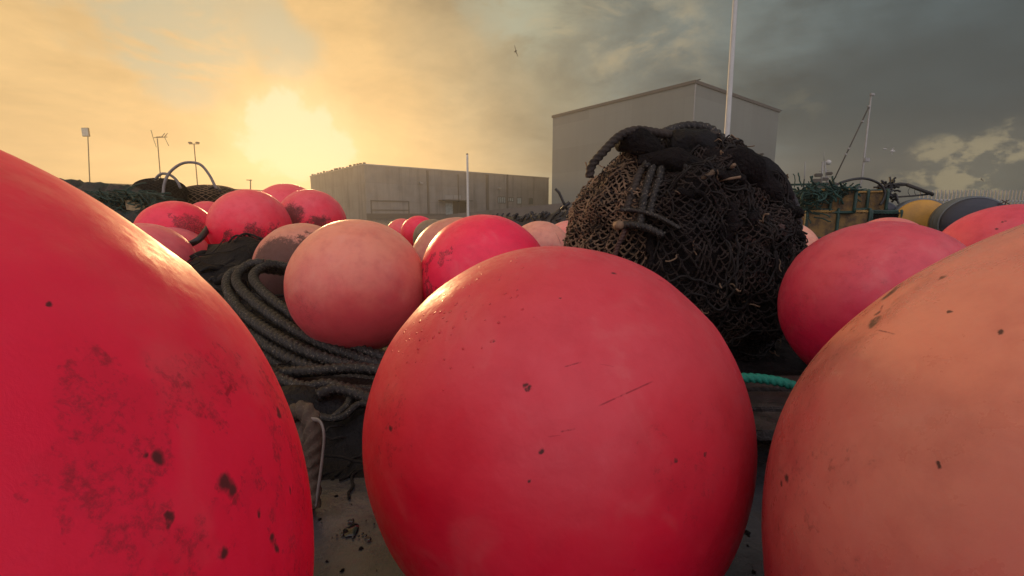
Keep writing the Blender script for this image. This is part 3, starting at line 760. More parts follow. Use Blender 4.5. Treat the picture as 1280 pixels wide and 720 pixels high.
def weeds(name, mat, n_, thr, phr, L, W, cond=None):
    bm = bmesh.new()
    for k in range(n_):
        th = rn.uniform(*thr); ph = rn.uniform(*phr)
        if cond and rn.random() > cond(th, ph): continue
        p = bag_pt(th, ph, .004); n_v = (p-NC); n_v = Vector((n_v.x/NX**2, n_v.y/NYr**2, n_v.z/NZ**2)).normalized()
        flake(bm, p, n_v, rn.uniform(*L), rn.uniform(*W), rn)
    o = part(name, bm, mat, bag, False); o['kind'] = 'stuff'; return o
weeds('weed_tangle', M['weed'], 2000, (-math.pi*.66, .5), (-1.25, 1.3), (.02, .055), (.005, .014), lambda t, p: (1 if p < .75 else .6)*min(1, max(.04, (t+math.pi*.62)/(math.pi*.22))))
weeds('weed_scraps', M['weed'], 500, (-math.pi*1.1, -math.pi*.6), (-1.1, .95), (.012, .03), (.003, .007), None)
weeds('rusty_weed', M['rust_weed'], 900, (-math.pi*.5, -.25), (-.75, .35), (.02, .05), (.004, .011), lambda t, p: max(0, noise.noise(Vector((t*2.2, p*2.2, 2)))*2.2+.25))
# long slack strands and folds of net wrapped over the dark side
for nm, mt_, n_, r0, r1, ln, am in (('slack_strand', 'dark_twine', 80, .002, .0042, 16, .05), ('net_fold', 'bag_body', 40, .012, .024, 10, .03)):
    bm = bmesh.new()
    for k in range(n_):
        th, ph = rn.uniform(-math.pi*.68, .45), rn.uniform(-1.15, 1.2); a = rn.gauss(0, .8)+(0 if rn.random() < .6 else 1.3); pts = []
        for s_ in range(ln):
            pts.append(bag_pt(th, ph, .008+.012*rn.random()+(.004 if r0 > .01 else .012))); a += rn.gauss(0, .45); th += am*math.cos(a)/max(.35, math.cos(ph)); ph += am*math.sin(a)
            if abs(ph) > 1.35: break
        if len(pts) > 3: tube(bm, smooth_path(pts, 3), rn.uniform(r0, r1), 7, radf=(lambda t: .35+.65*math.sin(math.pi*(t*.9+.05))) if r0 > .01 else None)
    if r0 > .01:
        for v in bm.verts: v.co += noise.noise_vector(v.co*40)*.007
    part(nm, bm, M[mt_], bag)['kind'] = 'stuff'
# loose wiggly twine ends
bm = bmesh.new()
for k in range(90):
    th, ph = rn.uniform(-math.pi*1.05, .4), rn.uniform(-.9, 1.3); p = bag_pt(th, ph, .015); pts = [p]; v = Vector((rn.gauss(0, 1), rn.gauss(0, 1), rn.gauss(0, 1))).normalized()
    out = (p-NC).normalized()
    for s_ in range(6): v = (v+out*.25+Vector((rn.gauss(0, .5), rn.gauss(0, .5), rn.gauss(0, .5)-.15))).normalized(); pts.append(pts[-1]+v*rn.uniform(.006, .014))
    tube(bm, smooth_path(pts, 3), rn.choice((.0018, .0028)), 4)
part('loose_ends', bm, M['net_twine'], bag)['kind'] = 'stuff'
def dep(px, py, off=.02):      # walk the ray to the bag surface
    r_ = ray(px, py); best = None
    for k in range(600):
        q = EYE+r_*(1.2+k*.0016); l_ = q-NC
        d = Vector((l_.x/NX, l_.y/NYr, l_.z/NZ))
        if d.length < 1.03: return q-r_.normalized()*off
    return EYE+r_*((NC.y-.08)/r_.y)
def brope(name, pxs, rad, mat, off=.02, wob=0.):
    bm = bmesh.new(); rope(bm, [dep(x, y, off) if d is None else P(x, y, d) for (x, y, d) in pxs], rad, step=rad*.35, wob=wob)
    return part(name, bm, mat, bag)
brope('lifting_rope', [(737, 222, 1.62), (740, 207, 1.62), (756, 188, 1.62), (775, 170, 1.63), (796, 163, 1.64), (820, 166, 1.65), (850, 170, 1.66), (875, 169, 1.68), (893, 170, 1.70), (903, 180, 1.72), (898, 192, 1.70)], .0145, M['brown_rope'])
brope('lifting_rope', [(820, 172, 1.74), (838, 163, 1.76), (860, 158, 1.78), (882, 160, 1.78), (896, 168, 1.76), (906, 180, 1.72), (908, 192, 1.66)], .017, M['black_rope'])
brope('lifting_rope', [(858, 176, 1.62), (880, 176, 1.62), (896, 184, 1.62), (904, 197, 1.62), (900, 208, 1.6)], .018, M['black_rope'])
brope('hanging_rope', [(806, 206, None), (800, 216, None), (794, 232, None), (788, 248, None), (783, 262, None)], .0125, M['brown_rope'])
brope('hanging_rope', [(818, 206, None), (812, 222, None), (807, 240, None), (803, 262, None), (800, 285, None)], .0135, M['black_rope'])
brope('hanging_rope', [(828, 206, None), (824, 225, None), (817, 247, None), (812, 270, None)], .0125, M['black_rope'])
brope('lashing', [(808, 210, None), (812, 200, None), (830, 197, None), (850, 202, None), (862, 212, None), (874, 226, None)], .016, M['black_rope'], .03)
brope('lashing', [(776, 262, None), (800, 264, None), (825, 272, None), (850, 286, None)], .007, M['black_rope'], .035)
brope('lashing', [(770, 282, None), (790, 281, None), (812, 286, None), (830, 295, None)], .012, M['black_rope'], .03)
brope('hanging_rope', [(783, 280, None), (779, 294, None), (772, 308, None), (768, 322, None)], .008, M['rust_weed'], .02)
brope('rim_rope', [(926, 196, 1.70), (945, 208, 1.68), (966, 222, 1.68), (984, 240, 1.70), (994, 262, 1.72), (997, 290, 1.74), (990, 320, 1.76), (975, 350, 1.78)], .016, M['black_rubber'])
# bulging folds gathered at the mouth
def fold(pxs, rad, mat, seed):
    bm = bmesh.new(); pp = resample(smooth_path([P(*q) for q in pxs], 10), .012)
    tube(bm, pp, rad, 20, radf=lambda t: .35+.75*math.sin(math.pi*(t*.86+.1)))
    for v in bm.verts: v.co += noise.noise_vector(v.co*14+Vector((seed, 0, 0)))*rad*.40+noise.noise_vector(v.co*45)*rad*.16
    return part('gathered_fold', bm, mat, bag)
fold([(772, 178, 1.70), (790, 176, 1.66), (812, 183, 1.62), (832, 190, 1.60)], .038, M['bag_body'], 1)
fold([(835, 186, 1.66), (862, 182, 1.64), (885, 190, 1.62), (900, 202, 1.6)], .058, M['tarp'], 2)
fold([(866, 205, 1.60), (890, 203, 1.57), (915, 203, 1.56), (938, 214, 1.56), (956, 232, 1.57), (964, 248, 1.58)], .052, M['bag_body'], 3)
fold([(800, 200, 1.62), (840, 200, 1.56), (880, 214, 1.53), (905, 232, 1.52)], .036, M['bag_body'], 4)
fold([(925, 196, 1.66), (950, 210, 1.64), (972, 228, 1.64), (985, 252, 1.65)], .035, M['tarp'], 5)
bm = bmesh.new()
for a, b_, r_ in (((872, 227, 1.46), (893, 214, 1.44), .009), ((735, 212, 1.66), (737, 222, 1.64), .004), ((936, 196, 1.6), (948, 193, 1.58), .004), ((732, 203, 1.68), (738, 222, 1.64), .003), ((897, 226, 1.46), (926, 221, 1.44), .004), ((770, 282, 1.46), (776, 281, 1.44), .014), ((912, 212, 1.5), (918, 206, 1.46), .006)):
    bm = bmesh.new(); stick(bm, P(*a), P(*b_), r_, 8); part('stub', bm, M['net_twine'], bag)

# black netting added to darken the gap under and in front of the bundle
bm = bmesh.new(); G = {}
for i in range(90):
    for j in range(80):
        x = .12+i*1.25/89; y = .88+j*1.5/79; e = min(i, j, 89-i, 79-j)/8
        z = (.03+.05*abs(noise.noise(Vector((x*4, y*4, 7))))+.03*noise.noise(Vector((x*11, y*11, 2))))*min(1, e*(1+.6*noise.noise(Vector((x*3, y*3, 5)))))-.012
        if .82 < y < 1.13 and x > .34: z = min(z, -.004+.02*0)
        G[i, j] = bm.verts.new((x, y, min(z, under(x, y))))
for i in range(89):
    for j in range(79):
        vs = (G[i, j], G[i+1, j], G[i+1, j+1], G[i, j+1])
        if max(v.co.z for v in vs) > -.004: bm.faces.new(vs)
for v in [v for v in bm.verts if not v.link_faces]: bm.verts.remove(v)
tag(link('netting', bm, M['bag_body']), 'flat black netting added to darken the ground under the net bundle', 'netting')

# ------------------------------------------------------------------ dark spiky scrap row beyond the floats
sp = empty('scrap_heap', P(650, 280, 8.0).xy.to_3d()); tag(sp, 'long low heap of dark spiky scraps between the scarlet float and the net bundle', 'scrap heap')
bm = bmesh.new(); pts = []
for k in range(15):
    t = k/14; pts.append(P(535+185*t, 284-2*t, 9.2-1.7*t))
tube(bm, smooth_path(pts, 4), .20, 12, radf=lambda t: .55+.6*t)
for v in bm.verts: v.co += noise.noise_vector(v.co*5)*.07; v.co.z = max(v.co.z, 0)
part('mound', bm, M['black_rubber'], sp)
bm = bmesh.new()
for k in range(230):
    t = rn.random()**.7; d = 9.2-1.7*t+rn.uniform(-.25, .2); px = 540+178*t
    base = P(px, 280-10*t*rn.random(), d); h = rn.uniform(.07, .17)*(.55+.75*t); a = rn.gauss(.45, .45)
    pts = [base]; v = Vector((math.sin(a), rn.uniform(-.3, .3), math.cos(a)))
    for s_ in range(5): pts.append(pts[-1]+v*h/5); v = (v+Vector((rn.uniform(-.1, .5), 0, -.12))).normalized()
    tube(bm, pts, rn.uniform(.018, .032), 6, radf=lambda u: .6+.5*math.sin(3.0*u), flat=.45)
tube(bm, [P(709, 262, 7.4), P(704, 252, 7.4), P(699, 241, 7.4), P(694, 236, 7.4)], .022, 6)
tube(bm, [P(702, 262, 7.4), P(708, 256, 7.4), P(712, 253, 7.4)], .03, 6)
part('spikes', bm, M['black_rubber'], sp)['kind'] = 'stuff'
bm = bmesh.new(); stick(bm, P(662, 281, 6.5), P(676, 276, 6.6), .008)
part('batten', bm, M['grey_strip'], sp)

# ------------------------------------------------------------------ creels
def weave(bm, a, b_, c_, d_, n1, n2, r_):
    """diamond twine between four corners a-b (bottom) d-c (top)"""
    def q(u, v): return (a*(1-u)+b_*u)*(1-v)+(d_*(1-u)+c_*u)*v
    for i in range(-n2, n1):
        for sgn in (0, 1):
            pts = []
            for j in range(n2+1):
                u = (i+j+.0)/n1
                if sgn: u = 1-u
                if 0 <= u <= 1: pts.append(q(u, j/n2))
            if len(pts) > 1: tube(bm, pts, r_, 4, cap=False)
def creel(loc, rz, L, W_, Ht, label, mat_net, frame=None, arch=True, group='netted creels stacked on the quay', roundn=6):
    root = empty('creel', loc, rz); tag(root, label, 'creel', group); frame = frame or M['green_frame']
    def prof(k):
        t = k/roundn
        if arch: a = math.pi*t; return (-W_/2*math.cos(a), Ht*.35+Ht*.65*math.sin(a)**.75)
        return ((-W_/2, Ht*.9), (-W_*.42, Ht), (0, Ht), (W_*.42, Ht), (W_/2, Ht*.9), (W_/2, Ht*.4), (W_/2, Ht*.4))[k]
    sec = [(-W_/2, 0.)]+[prof(k) for k in range(roundn+1)]+[(W_/2, 0.)]
    bm = bmesh.new(); skin = [[bm.verts.new((x*L/2*.97, y*.96, z*.96+.012)) for (y, z) in sec] for x in (-1, 0, 1)]
    for a, b_ in zip(skin, skin[1:]):
        for k in range(len(sec)-1): bm.faces.new((a[k], b_[k], b_[k+1], a[k+1]))
    for s_ in (skin[0], skin[-1]): bm.faces.new(s_)
    link('netting', bm, mat_net, root, False)
    for x in (-1, 0, 1):
        bm = bmesh.new(); pts = smooth_path([Vector((x*L/2, y, z+.014)) for y, z in sec], 4)
        tube(bm, pts+[pts[0]], .016, 7); link('hoop', bm, frame, root)
    for k in (0, 2, len(sec)-3, len(sec)-1):
        bm = bmesh.new(); y, z = sec[k]; tube(bm, [Vector((-L/2, y, z+.014)), Vector((0, y, z+.01)), Vector((L/2, y, z+.014))], .014, 6); link('rail', bm, frame, root)
    bm = bmesh.new()
    for u in range(2):
        x0, x1 = (-L/2, 0) if u == 0 else (0, L/2)
        for k in range(1, len(sec)-2):
            (y0, z0), (y1, z1) = sec[k], sec[k+1]
            weave(bm, Vector((x0, y0*1.0, z0+.014)), Vector((x1, y0, z0+.014)), Vector((x1, y1, z1+.014)), Vector((x0, y1, z1+.014)), 9, 2, .006)
    for sx in (-1, 1):
        for y in (-.3, -.1, .1, .3): tube(bm, [Vector((sx*L/2, y*W_, .01)), Vector((sx*L/2*1.01, y*W_*.9, Ht*.88))], .004, 4)
    link('twine', bm, M['buff_twine'] if mat_net == M['yellow_mesh'] else M['green_twine'], root)
    return root
YM = M['yellow_mesh']
a = math.atan2(445-0, 0)
# right-hand stack, about five metres off
def creel_at(px, py_base, d, rz, L, W_, Ht, label, net=YM, **kw):
    p = P(px, py_base, d); return creel((p.x, p.y, max(p.z, 0)), rz, L, W_, Ht, label, net, **kw)
# front row on the ground / second layer on top
def scaled_h(d, dy): return dy/F*d
creel_at(1030, 298, 5.0, R(-6), .62, .42, .30, 'creel with yellow-brown netting at the bottom left of the right-hand stack', arch=False)
creel_at(1105, 298, 5.1, R(-4), .62, .42, .29, 'dark creel at the bottom of the stack, below the navy drum', net=M['bag_body'], arch=False)
creel_at(1148, 297, 5.4, R(4), .50, .42, .33, 'weedy green creel under the yellow drum', net=M['weed'], arch=False)
creel_at(1034, 267, 5.0, R(-30), .42, .40, .25, 'yellow-netted creel with green frame, upper left of the stack beside the net bundle', arch=False)
creel_at(1079, 267, 5.25, R(-30), .34, .36, .24, 'narrow yellow-netted creel with green frame, upper layer below the tall black hoop', arch=False)
creel_at(1000, 268, 5.5, R(-25), .36, .40, .23, 'green creel at the far end of the right-hand stack, against the net bundle', net=M['weed'], arch=False)
creel_at(993, 298, 5.4, R(10), .46, .40, .28, 'green creel at ground level, hidden mostly by the peach float', net=M['weed'], arch=False)
# tall black hoop
bm = bmesh.new()
tube(bm, smooth_path([P(1012, 248, 4.9), P(1035, 238, 4.9), P(1052, 228, 4.9), P(1078, 223, 4.95), P(1098, 229, 5.0), P(1106, 240, 5.0), P(1104, 250, 5.0), P(1100, 256, 5.0)], 8), .013, 8)
tag(link('hoop', bm, M['black_rubber']), 'tall black arched hoop rising over the yellow-netted creels', 'hoop')
# green twine knots on top of the stack
bm = bmesh.new()
for k in range(190):
    px = rn.choice((rn.uniform(985, 1050), rn.uniform(1040, 1062), rn.uniform(1000, 1035))); pts = [P(px, (rn.uniform(232, 262) if rn.random() < .7 else rn.uniform(238, 285)) if px < 1018 else rn.uniform(236, 244), 4.85+rn.uniform(-.15, .15))]
    v = Vector((rn.gauss(0, 1), rn.gauss(0, .4), rn.gauss(0, .35))).normalized()
    for s_ in range(6): v = (v+Vector((rn.gauss(0, .4), rn.gauss(0, .3), rn.gauss(0, .3)))).normalized(); pts.append(pts[-1]+v*.028)
    tube(bm, smooth_path(pts, 2), rn.choice((.005, .007, .010)), 5)
for a_, b_ in (((988, 231, 5), (1035, 230, 5.05)), ((1005, 243, 5), (1024, 228, 5)), ((1018, 246, 5), (1045, 236, 5)), ((990, 240, 5), (1015, 236, 5))): stick(bm, P(*a_), P(*b_), .012)
tag(link('rope_tangle', bm, M['green_twine']), 'tangle of green rope and sticks lying on top of the creels beside the net bundle', 'rope')
# black bent frame
fr = empty('bent_trawl_frame', P(1130, 255, 5.2)); tag(fr, 'bent black metal net frame with knotted twine, standing above the yellow drum', 'frame')
bm = bmesh.new()
tube(bm, smooth_path([P(1104, 256, 5.2), P(1106, 246, 5.2), P(1112, 234, 5.2), P(1122, 230, 5.2), P(1134, 231, 5.2), P(1148, 236, 5.2), P(1160, 241, 5.2), P(1166, 244, 5.2)], 8), .016, 7)
tube(bm, [P(1109, 247, 5.2), P(1140, 245, 5.2), P(1160, 243, 5.2)], .010, 7)
stick(bm, P(1100, 234, 5.2), P(1134, 231, 5.2), .014); stick(bm, P(1134, 231, 5.18), P(1166, 243, 5.18), .02)
part('bent_bar', bm, M['dark_metal'], fr)
bm = bmesh.new()
for (px, py, s_) in ((1108, 236, 1.2), (1104, 244, 1.3), (1098, 246, .9), (1110, 248, 1.), (1113, 230, .8), (1103, 236, 1.)):
    for k in range(16):
        p0 = P(px, py, 5.2)+Vector((rn.gauss(0, .035), rn.gauss(0, .04), rn.gauss(0, .022)))*s_; v = Vector((rn.gauss(0, 1), rn.gauss(0, 1), rn.gauss(0, .5))).normalized()
        tube(bm, smooth_path([p0, p0+v*.03+Vector((0, 0, .01)), p0+v*.06], 3), .011, 5)
for px in (1137, 1145, 1152): tube(bm, smooth_path([P(px, 235, 5.2), P(px-2, 240, 5.2), P(px+1, 245, 5.2)], 3), .003, 4)
stick(bm, P(1110, 233, 5.2), P(1118, 226, 5.2), .012)
part('knotted_twine', bm, M['black_rubber'], fr)['kind'] = 'stuff'
# drums lying on their sides
def drum(px, py, d, rz, rad, L, m_end, m_body, label):
    p = P(px, py, d); root = empty('drum', (p.x, p.y, p.z), rz); tag(root, label, 'drum')
    def lathe(name, prof, mat):
        bm = bmesh.new(); rings = [[bm.verts.new((r_*math.cos(k*math.pi/20), y, r_*math.sin(k*math.pi/20))) for k in range(40)] for y, r_ in prof]
        for a, b_ in zip(rings, rings[1:]):
            for k in range(40): bm.faces.new((a[k], b_[k], b_[(k+1) % 40], a[(k+1) % 40]))
        bm.faces.new(rings[0]); bm.faces.new(list(reversed(rings[-1]))); bmesh.ops.recalc_face_normals(bm, faces=bm.faces[:]); return link(name, bm, mat, root)
    lathe('shell', [(-L/2+.01, rad*.97), (-L/2+.03, rad), (-L*.17, rad), (-L*.15, rad*1.025), (-L*.13, rad), (L*.13, rad), (L*.15, rad*1.025), (L*.17, rad), (L/2, rad*.97)], m_body)
    lathe('end_face', [(-L/2-.05, rad*.30), (-L/2-.04, rad*.6), (-L/2-.012, rad*.88), (-L/2, rad*.93), (-L/2+.012, rad*.95)], m_end)
drum(1146, 278, 5.0, R(-33), .255, .45, M['yellow_plastic'], M['grey_plastic'], 'grey drum on its side with a yellow end, resting behind the salmon float')
drum(1092, 275, 5.3, R(-30), .22, .45, M['navy_plastic'], M['grey_plastic'], 'small drum with a navy end face beside the narrow yellow-netted creel')
drum(1208, 279, 4.3, R(-34), .245, .5, M['navy_plastic'], M['grey_plastic'], 'large dark drum with a grey shell in front of the white pale fence')
# supports under them
bm = bmesh.new()
for (px, d, w_) in ((1146, 5.0, .3), (1088, 5.35, .25), (1205, 4.35, .3)):
    p = P(px, 280, d); box(bm, (p.x-w_, p.y-.2, 0), (p.x+w_, p.y+.25, .14+.06*noise.noise(p)), bev=.02)
tag(link('crate_row', bm, M['wood'], smooth=False), 'dark low boards under the drums, hardly visible behind the rose floats', 'boards')

# left: hooped round net pots
def net_pot(pxc, py_top, py_base, d, wpx, label, net, hoops, rope_m):
    p = P(pxc, py_base, d); hh = (py_base-py_top)/F*d; ww = wpx/F*d/2/1.2
    root = empty('net_pot', (p.x, p.y, p.z)); tag(root, label, 'net pot', 'hooped net pots behind the red pile')
    bm = bmesh.new(); bmesh.ops.create_uvsphere(bm, u_segments=40, v_segments=20, radius=1)
    for v in bm.verts:
        x, y, z = v.co; zz_ = math.copysign(abs(z)**.7, z); k = 1+.05*noise.noise(v.co*3+Vector((pxc, 0, 0)))
        v.co = Vector((x*ww*k, y*ww*.8*k, (zz_+1)/2*hh*k-hh*.02))
    link('net_cover', bm, net, root)
    bm = bmesh.new()
    N_ = 26
    for i in range(N_):
        for sgn in (-1, 1):
            pts = []
            for s_ in range(14):
                z = -.2+1.18*s_/13; a = 2*math.pi*i/N_+sgn*s_*.13; rr = math.sqrt(max(0, 1-abs(z)**2)); zz_ = math.copysign(abs(z)**.7, z)
                pts.append(Vector((math.cos(a)*rr*ww*1.02, math.sin(a)*rr*ww*.82, (zz_+1)/2*hh*1.02)))
            tube(bm, pts, .004, 4, cap=False)
    link('netting', bm, rope_m, root)
    for hpts in hoops:
        bm = bmesh.new(); tube(bm, resample(smooth_path([P(*q)-p for q in hpts], 8), .02), .016, 7); link('hoop', bm, M['grey_strip'] if len(hoops) > 1 else M['dark_metal'], root)
net_pot(203, 225, 262, 5.6, 70, 'squat dark net pot with two arched hoops, left of the brown one', M['bag_body'],
        [[(193, 230, 5.5), (196, 222, 5.5), (203, 217, 5.5), (213, 219, 5.5), (221, 226, 5.5), (226, 236, 5.5)], [(204, 250, 5.35), (205, 232, 5.4), (211, 217, 5.45), (224, 206, 5.5), (237, 203, 5.5), (251, 206, 5.5), (262, 219, 5.5), (268, 231, 5.5), (271, 237, 5.5)]], M['dark_twine'])
net_pot(265, 233, 266, 6.0, 84, 'domed brown net pot under the big arched hoop', M['bag_body'], [[(262, 236, 5.7), (270, 233, 5.65), (276, 240, 5.6)]], M['net_twine'])
# green netting heap, far left
nh = empty('net_pile', P(125, 262, 5.4).xy.to_3d()); tag(nh, 'long pile of dark green netting with a buff mesh panel, behind the huge crimson float', 'net pile')
bm = bmesh.new()
for (px, py, d, r_, sx) in ((95, 262, 5.4, .34, 1.1), (128, 266, 5.3, .33, 1.1), (160, 268, 5.3, .32, 1.1), (190, 272, 5.3, .26, 1.), (60, 262, 5.6, .36, 1.2), (150, 285, 4.9, .25, 1.2), (185, 284, 4.9, .22, 1.0)):
    p = P(px, py, d); q = bmesh.ops.create_icosphere(bm, subdivisions=4, radius=1)
    for v in q['verts']:
        n_ = v.co.copy(); v.co = p+Vector((n_.x*r_*sx, n_.y*r_, n_.z*r_))*(1+.18*noise.noise(n_*2.5+p)+.09*noise.noise(n_*7+p)); v.co.z = max(0, v.co.z)
part('bundled_net', bm, basic('green_net', (.02, .042, .032), .8, .6, 9, 1., 60, color2=(.026, .02, .018), bdist=.03), nh)
bm = bmesh.new()
for k in range(260):
    pts = [P(rn.uniform(70, 195), rn.uniform(238, 262), rn.uniform(4.85, 5.0))]; v = Vector((1, rn.gauss(0, .3), rn.gauss(-.25, .15))).normalized()
    for s_ in range(7): v = (v+Vector((rn.gauss(0, .3), rn.gauss(0, .3), rn.gauss(-.02, .12)))).normalized(); pts.append(pts[-1]+v*.045)
    tube(bm, smooth_path(pts, 2), rn.choice((.004, .006, .009)), 5)
part('loose_green_twine', bm, M['green_twine'], nh)['kind'] = 'stuff'
bm = bmesh.new(); vs = [bm.verts.new(P(*q)) for q in ((156, 250, 4.85), (178, 257, 4.85), (182, 266, 4.8), (158, 262, 4.8))]; bm.faces.new(vs)
q = bmesh.ops.extrude_face_region(bm, geom=bm.faces[:]); bmesh.ops.translate(bm, verts=[v for v in q['geom'] if isinstance(v, bmesh.types.BMVert)], vec=(0, .06, 0))
part('mesh_panel', bm, basic('buff_mesh', (.42, .30, .15), .8, .5, 30, .8, 90), nh, False)
bm = bmesh.new(); stick(bm, P(262, 282, 3.0), P(276, 256, 2.9), .016, 8, .010)
tube(bm, smooth_path([P(238, 305, 2.7), P(250, 298, 2.72), P(262, 282, 2.85), P(270, 266, 2.9), P(277, 252, 2.95)], 6), .019, 8)
tag(link('strop', bm, M['black_rubber']), 'stiff black rope strop sticking up between the black-headed float and the round red one', 'rope')

# ------------------------------------------------------------------ poles and lamps
def pole(name, base_px, top_px, d, r0, r1, mat, label, cat, extras=None):
    a, b_ = P(base_px[0], base_px[1], d), P(top_px[0], top_px[1], d); x = (a.x+b_.x)/2 if abs(a.x-b_.x) < .02*d else a.x
    root = empty(name, (a.x, a.y, 0)); tag(root, label, cat)
    bm = bmesh.new(); z1 = b_.z; n_ = 14
    lean = (b_.x-a.x)/(b_.z-a.z)
    tube(bm, [Vector((lean*(z1*k/n_-a.z)*0+lean*z1*k/n_, 0, z1*k/n_)) for k in range(n_+1)], r0, 14, radf=lambda t: 1+(r1/r0-1)*t); link('shaft', bm, mat, root)
    bm = bmesh.new(); box(bm, (-r0*2.2, -r0*2.2, 0), (r0*2.2, r0*2.2, .03), bev=.004); link('base_plate', bm, mat, root, False)
    if extras: extras(root, Vector((lean*z1, 0, z1)), d)
    return root
pole('light_mast', (908.5, 190), (922, -25), 12., .075, .055, M['white_paint'], 'tall white pole rising out of the frame behind the net bundle', 'pole')
def cap_ball(root, t, d):
    bm = bmesh.new(); bmesh.ops.create_icosphere(bm, subdivisions=2, radius=.11, matrix=Matrix.Translation(t)); link('finial', bm, M['dark_metal'], root)
pole('flag_pole', (585, 268), (584, 193), 45., .13, .10, M['white_paint'], 'slim white pole standing in front of the low warehouse', 'pole', cap_ball)
def flood(root, t, d):
    bm = bmesh.new(); box(bm, t+Vector((-.9, -.12, -.1)), t+Vector((.35, .12, 1.35)), bev=.05); link('lamp_panel', bm, M['dark_metal'], root, False)
    bm = bmesh.new(); box(bm, t+Vector((-.82, -.16, 0)), t+Vector((.27, -.125, 1.25))); link('lamp_glass', bm, M['window_grey'], root, False)
pole('floodlight_mast', (107.5, 229), (105, 170), 80., .10, .08, M['dark_metal'], 'slim mast with a square floodlight panel, leftmost on the skyline', 'street lamp', flood)
def antenna(root, t, d):
    bm = bmesh.new(); stick(bm, t+Vector((-.5, 0, .1)), t+Vector((1.5, 0, .2)), .06); stick(bm, t+Vector((-.6, 0, 0)), t+Vector((-.8, 0, 1.2)), .05); stick(bm, t+Vector((-.6, 0, 0)), t+Vector((-.3, 0, -1.3)), .04)
    for x in (.1, .5, .9, 1.3): stick(bm, t+Vector((x, -.3, .15)), t+Vector((x+.1, .3, .8 if x > .8 else .3)), .05)
    stick(bm, t+Vector((1.1, 0, .2)), t+Vector((1.6, 0, -1.1)), .045)
    link('antenna_rods', bm, M['dark_metal'], root)
pole('antenna_mast', (198.5, 222), (194.5, 173), 70., .085, .07, M['dark_metal'], 'mast with a branched antenna on top, above the squat dark net pot', 'antenna', antenna)
def twin(root, t, d):
    bm = bmesh.new(); stick(bm, t+Vector((-.75, 0, 0)), t+Vector((.75, 0, 0)), .06); link('cross_arm', bm, M['dark_metal'], root)
    for s_ in (-1, 1):
        bm = bmesh.new(); box(bm, t+Vector((s_*.55-.22, -.2, .06)), t+Vector((s_*.55+.22, .2, .30)), bev=.04); link('lamp_head', bm, M['dark_metal'], root, False)
pole('twin_lamp', (246, 233), (241.5, 180), 70., .085, .07, M['dark_metal'], 'twin-headed lamp mast rising behind the big arched hoop', 'street lamp', twin)
def tbar(root, t, d):
    bm = bmesh.new(); box(bm, t+Vector((-.7, -.1, -.08)), t+Vector((.25, .1, .06)), bev=.02); link('lamp_head', bm, M['dark_metal'], root, False)
pole('street_lamp', (310, 240), (310, 225), 80., .12, .10, M['dark_metal'], 'short lamp post just above the round red float on the heap', 'street lamp', tbar)

# ------------------------------------------------------------------ warehouses
def quad_wall(bm, a, b_, z0, z1, th, uvl):
    """wall standing from a to b (xy), th thick to the back"""
    a, b_ = Vector(a), Vector(b_); d = (b_-a); L = d.length; d.normalize(); n = Vector((-d.y, d.x))
    c = [a, b_, b_+n*th, a+n*th]
    lo = [bm.verts.new((p.x, p.y, z0)) for p in c]; hi = [bm.verts.new((p.x, p.y, z1)) for p in c]
    for i in range(4):
        j = (i+1) % 4; f = bm.faces.new((lo[i], lo[j], hi[j], hi[i])); ll = (c[j]-c[i]).length
        for lp, uv in zip(f.loops, ((0, z0), (ll, z0), (ll, z1), (0, z1))): lp[uvl].uv = uv
    f = bm.faces.new(hi); 
    for lp in f.loops: lp[uvl].uv = (lp.vert.co.x, lp.vert.co.y)
def at_height(px, py, z):
    r_ = ray(px, py); return EYE+r_*((z-H)/r_.z)
def warehouse(name, c_px, l_px, r_px, z, mat, label):
    """corner, left and right ends of the parapet, z its height"""
    c, l, r_ = at_height(*c_px, z), at_height(*l_px, z), at_height(*r_px, z)
    # square up: keep the right-hand wall direction, make the left one perpendicular
    u = (r_.xy-c.xy).normalized(); v = Vector((-u.y, u.x)); L = (r_.xy-c.xy).length; Wd = (l.xy-c.xy).dot(v)
    # choose width so that the end lines up with its bearing
    br = ray(*l_px).xy.normalized(); den = br.x*v.y-br.y*v.x; Wd = (c.x*br.y-c.y*br.x)/den if abs(den) > 1e-6 else Wd
    Wd = abs((c.y*br.x-c.x*br.y)/(v.x*br.y-v.y*br.x))
    root = empty(name, (c.x, c.y, 0)); tag(root, label, 'warehouse')
    bm = bmesh.new(); uvl = bm.loops.layers.uv.new('UVMap'); c2, r2 = c.xy, c.xy+u*L; l2 = c2+v*Wd; b2 = r2+v*Wd
    pts = [c2, r2, b2, l2]
    lo = [bm.verts.new((p.x, p.y, 0)) for p in pts]; hi = [bm.verts.new((p.x, p.y, z)) for p in pts]
    for i in range(4):
        j = (i+1) % 4; f = bm.faces.new((lo[i], lo[j], hi[j], hi[i])); ll = (pts[j]-pts[i]).length
        for lp, uv in zip(f.loops, ((0, 0), (ll, 0), (ll, z), (0, z))): lp[uvl].uv = uv
    part('wall', bm, mat, root, False)
    mt = Matrix(((u.x, v.x, 0, c2.x), (u.y, v.y, 0, c2.y), (0, 0, 1, 0), (0, 0, 0, 1)))   # local: x along right wall, y back, z up
    print(name, 'corner', tuple(round(q, 1) for q in c), 'L', round(L, 1), 'W', round(Wd, 1))
    return root, mt, L, Wd, u, v, c
def wall_px(px, py, c, u):      # pixel on the right-hand wall -> (metres along, height)
    r_ = ray(px, py); n = Vector((-u.y, u.x)); t = (c.xy-EYE.xy).dot(n)/r_.xy.dot(n); p = EYE+r_*t
    return (p.xy-c.xy).dot(u), p.z
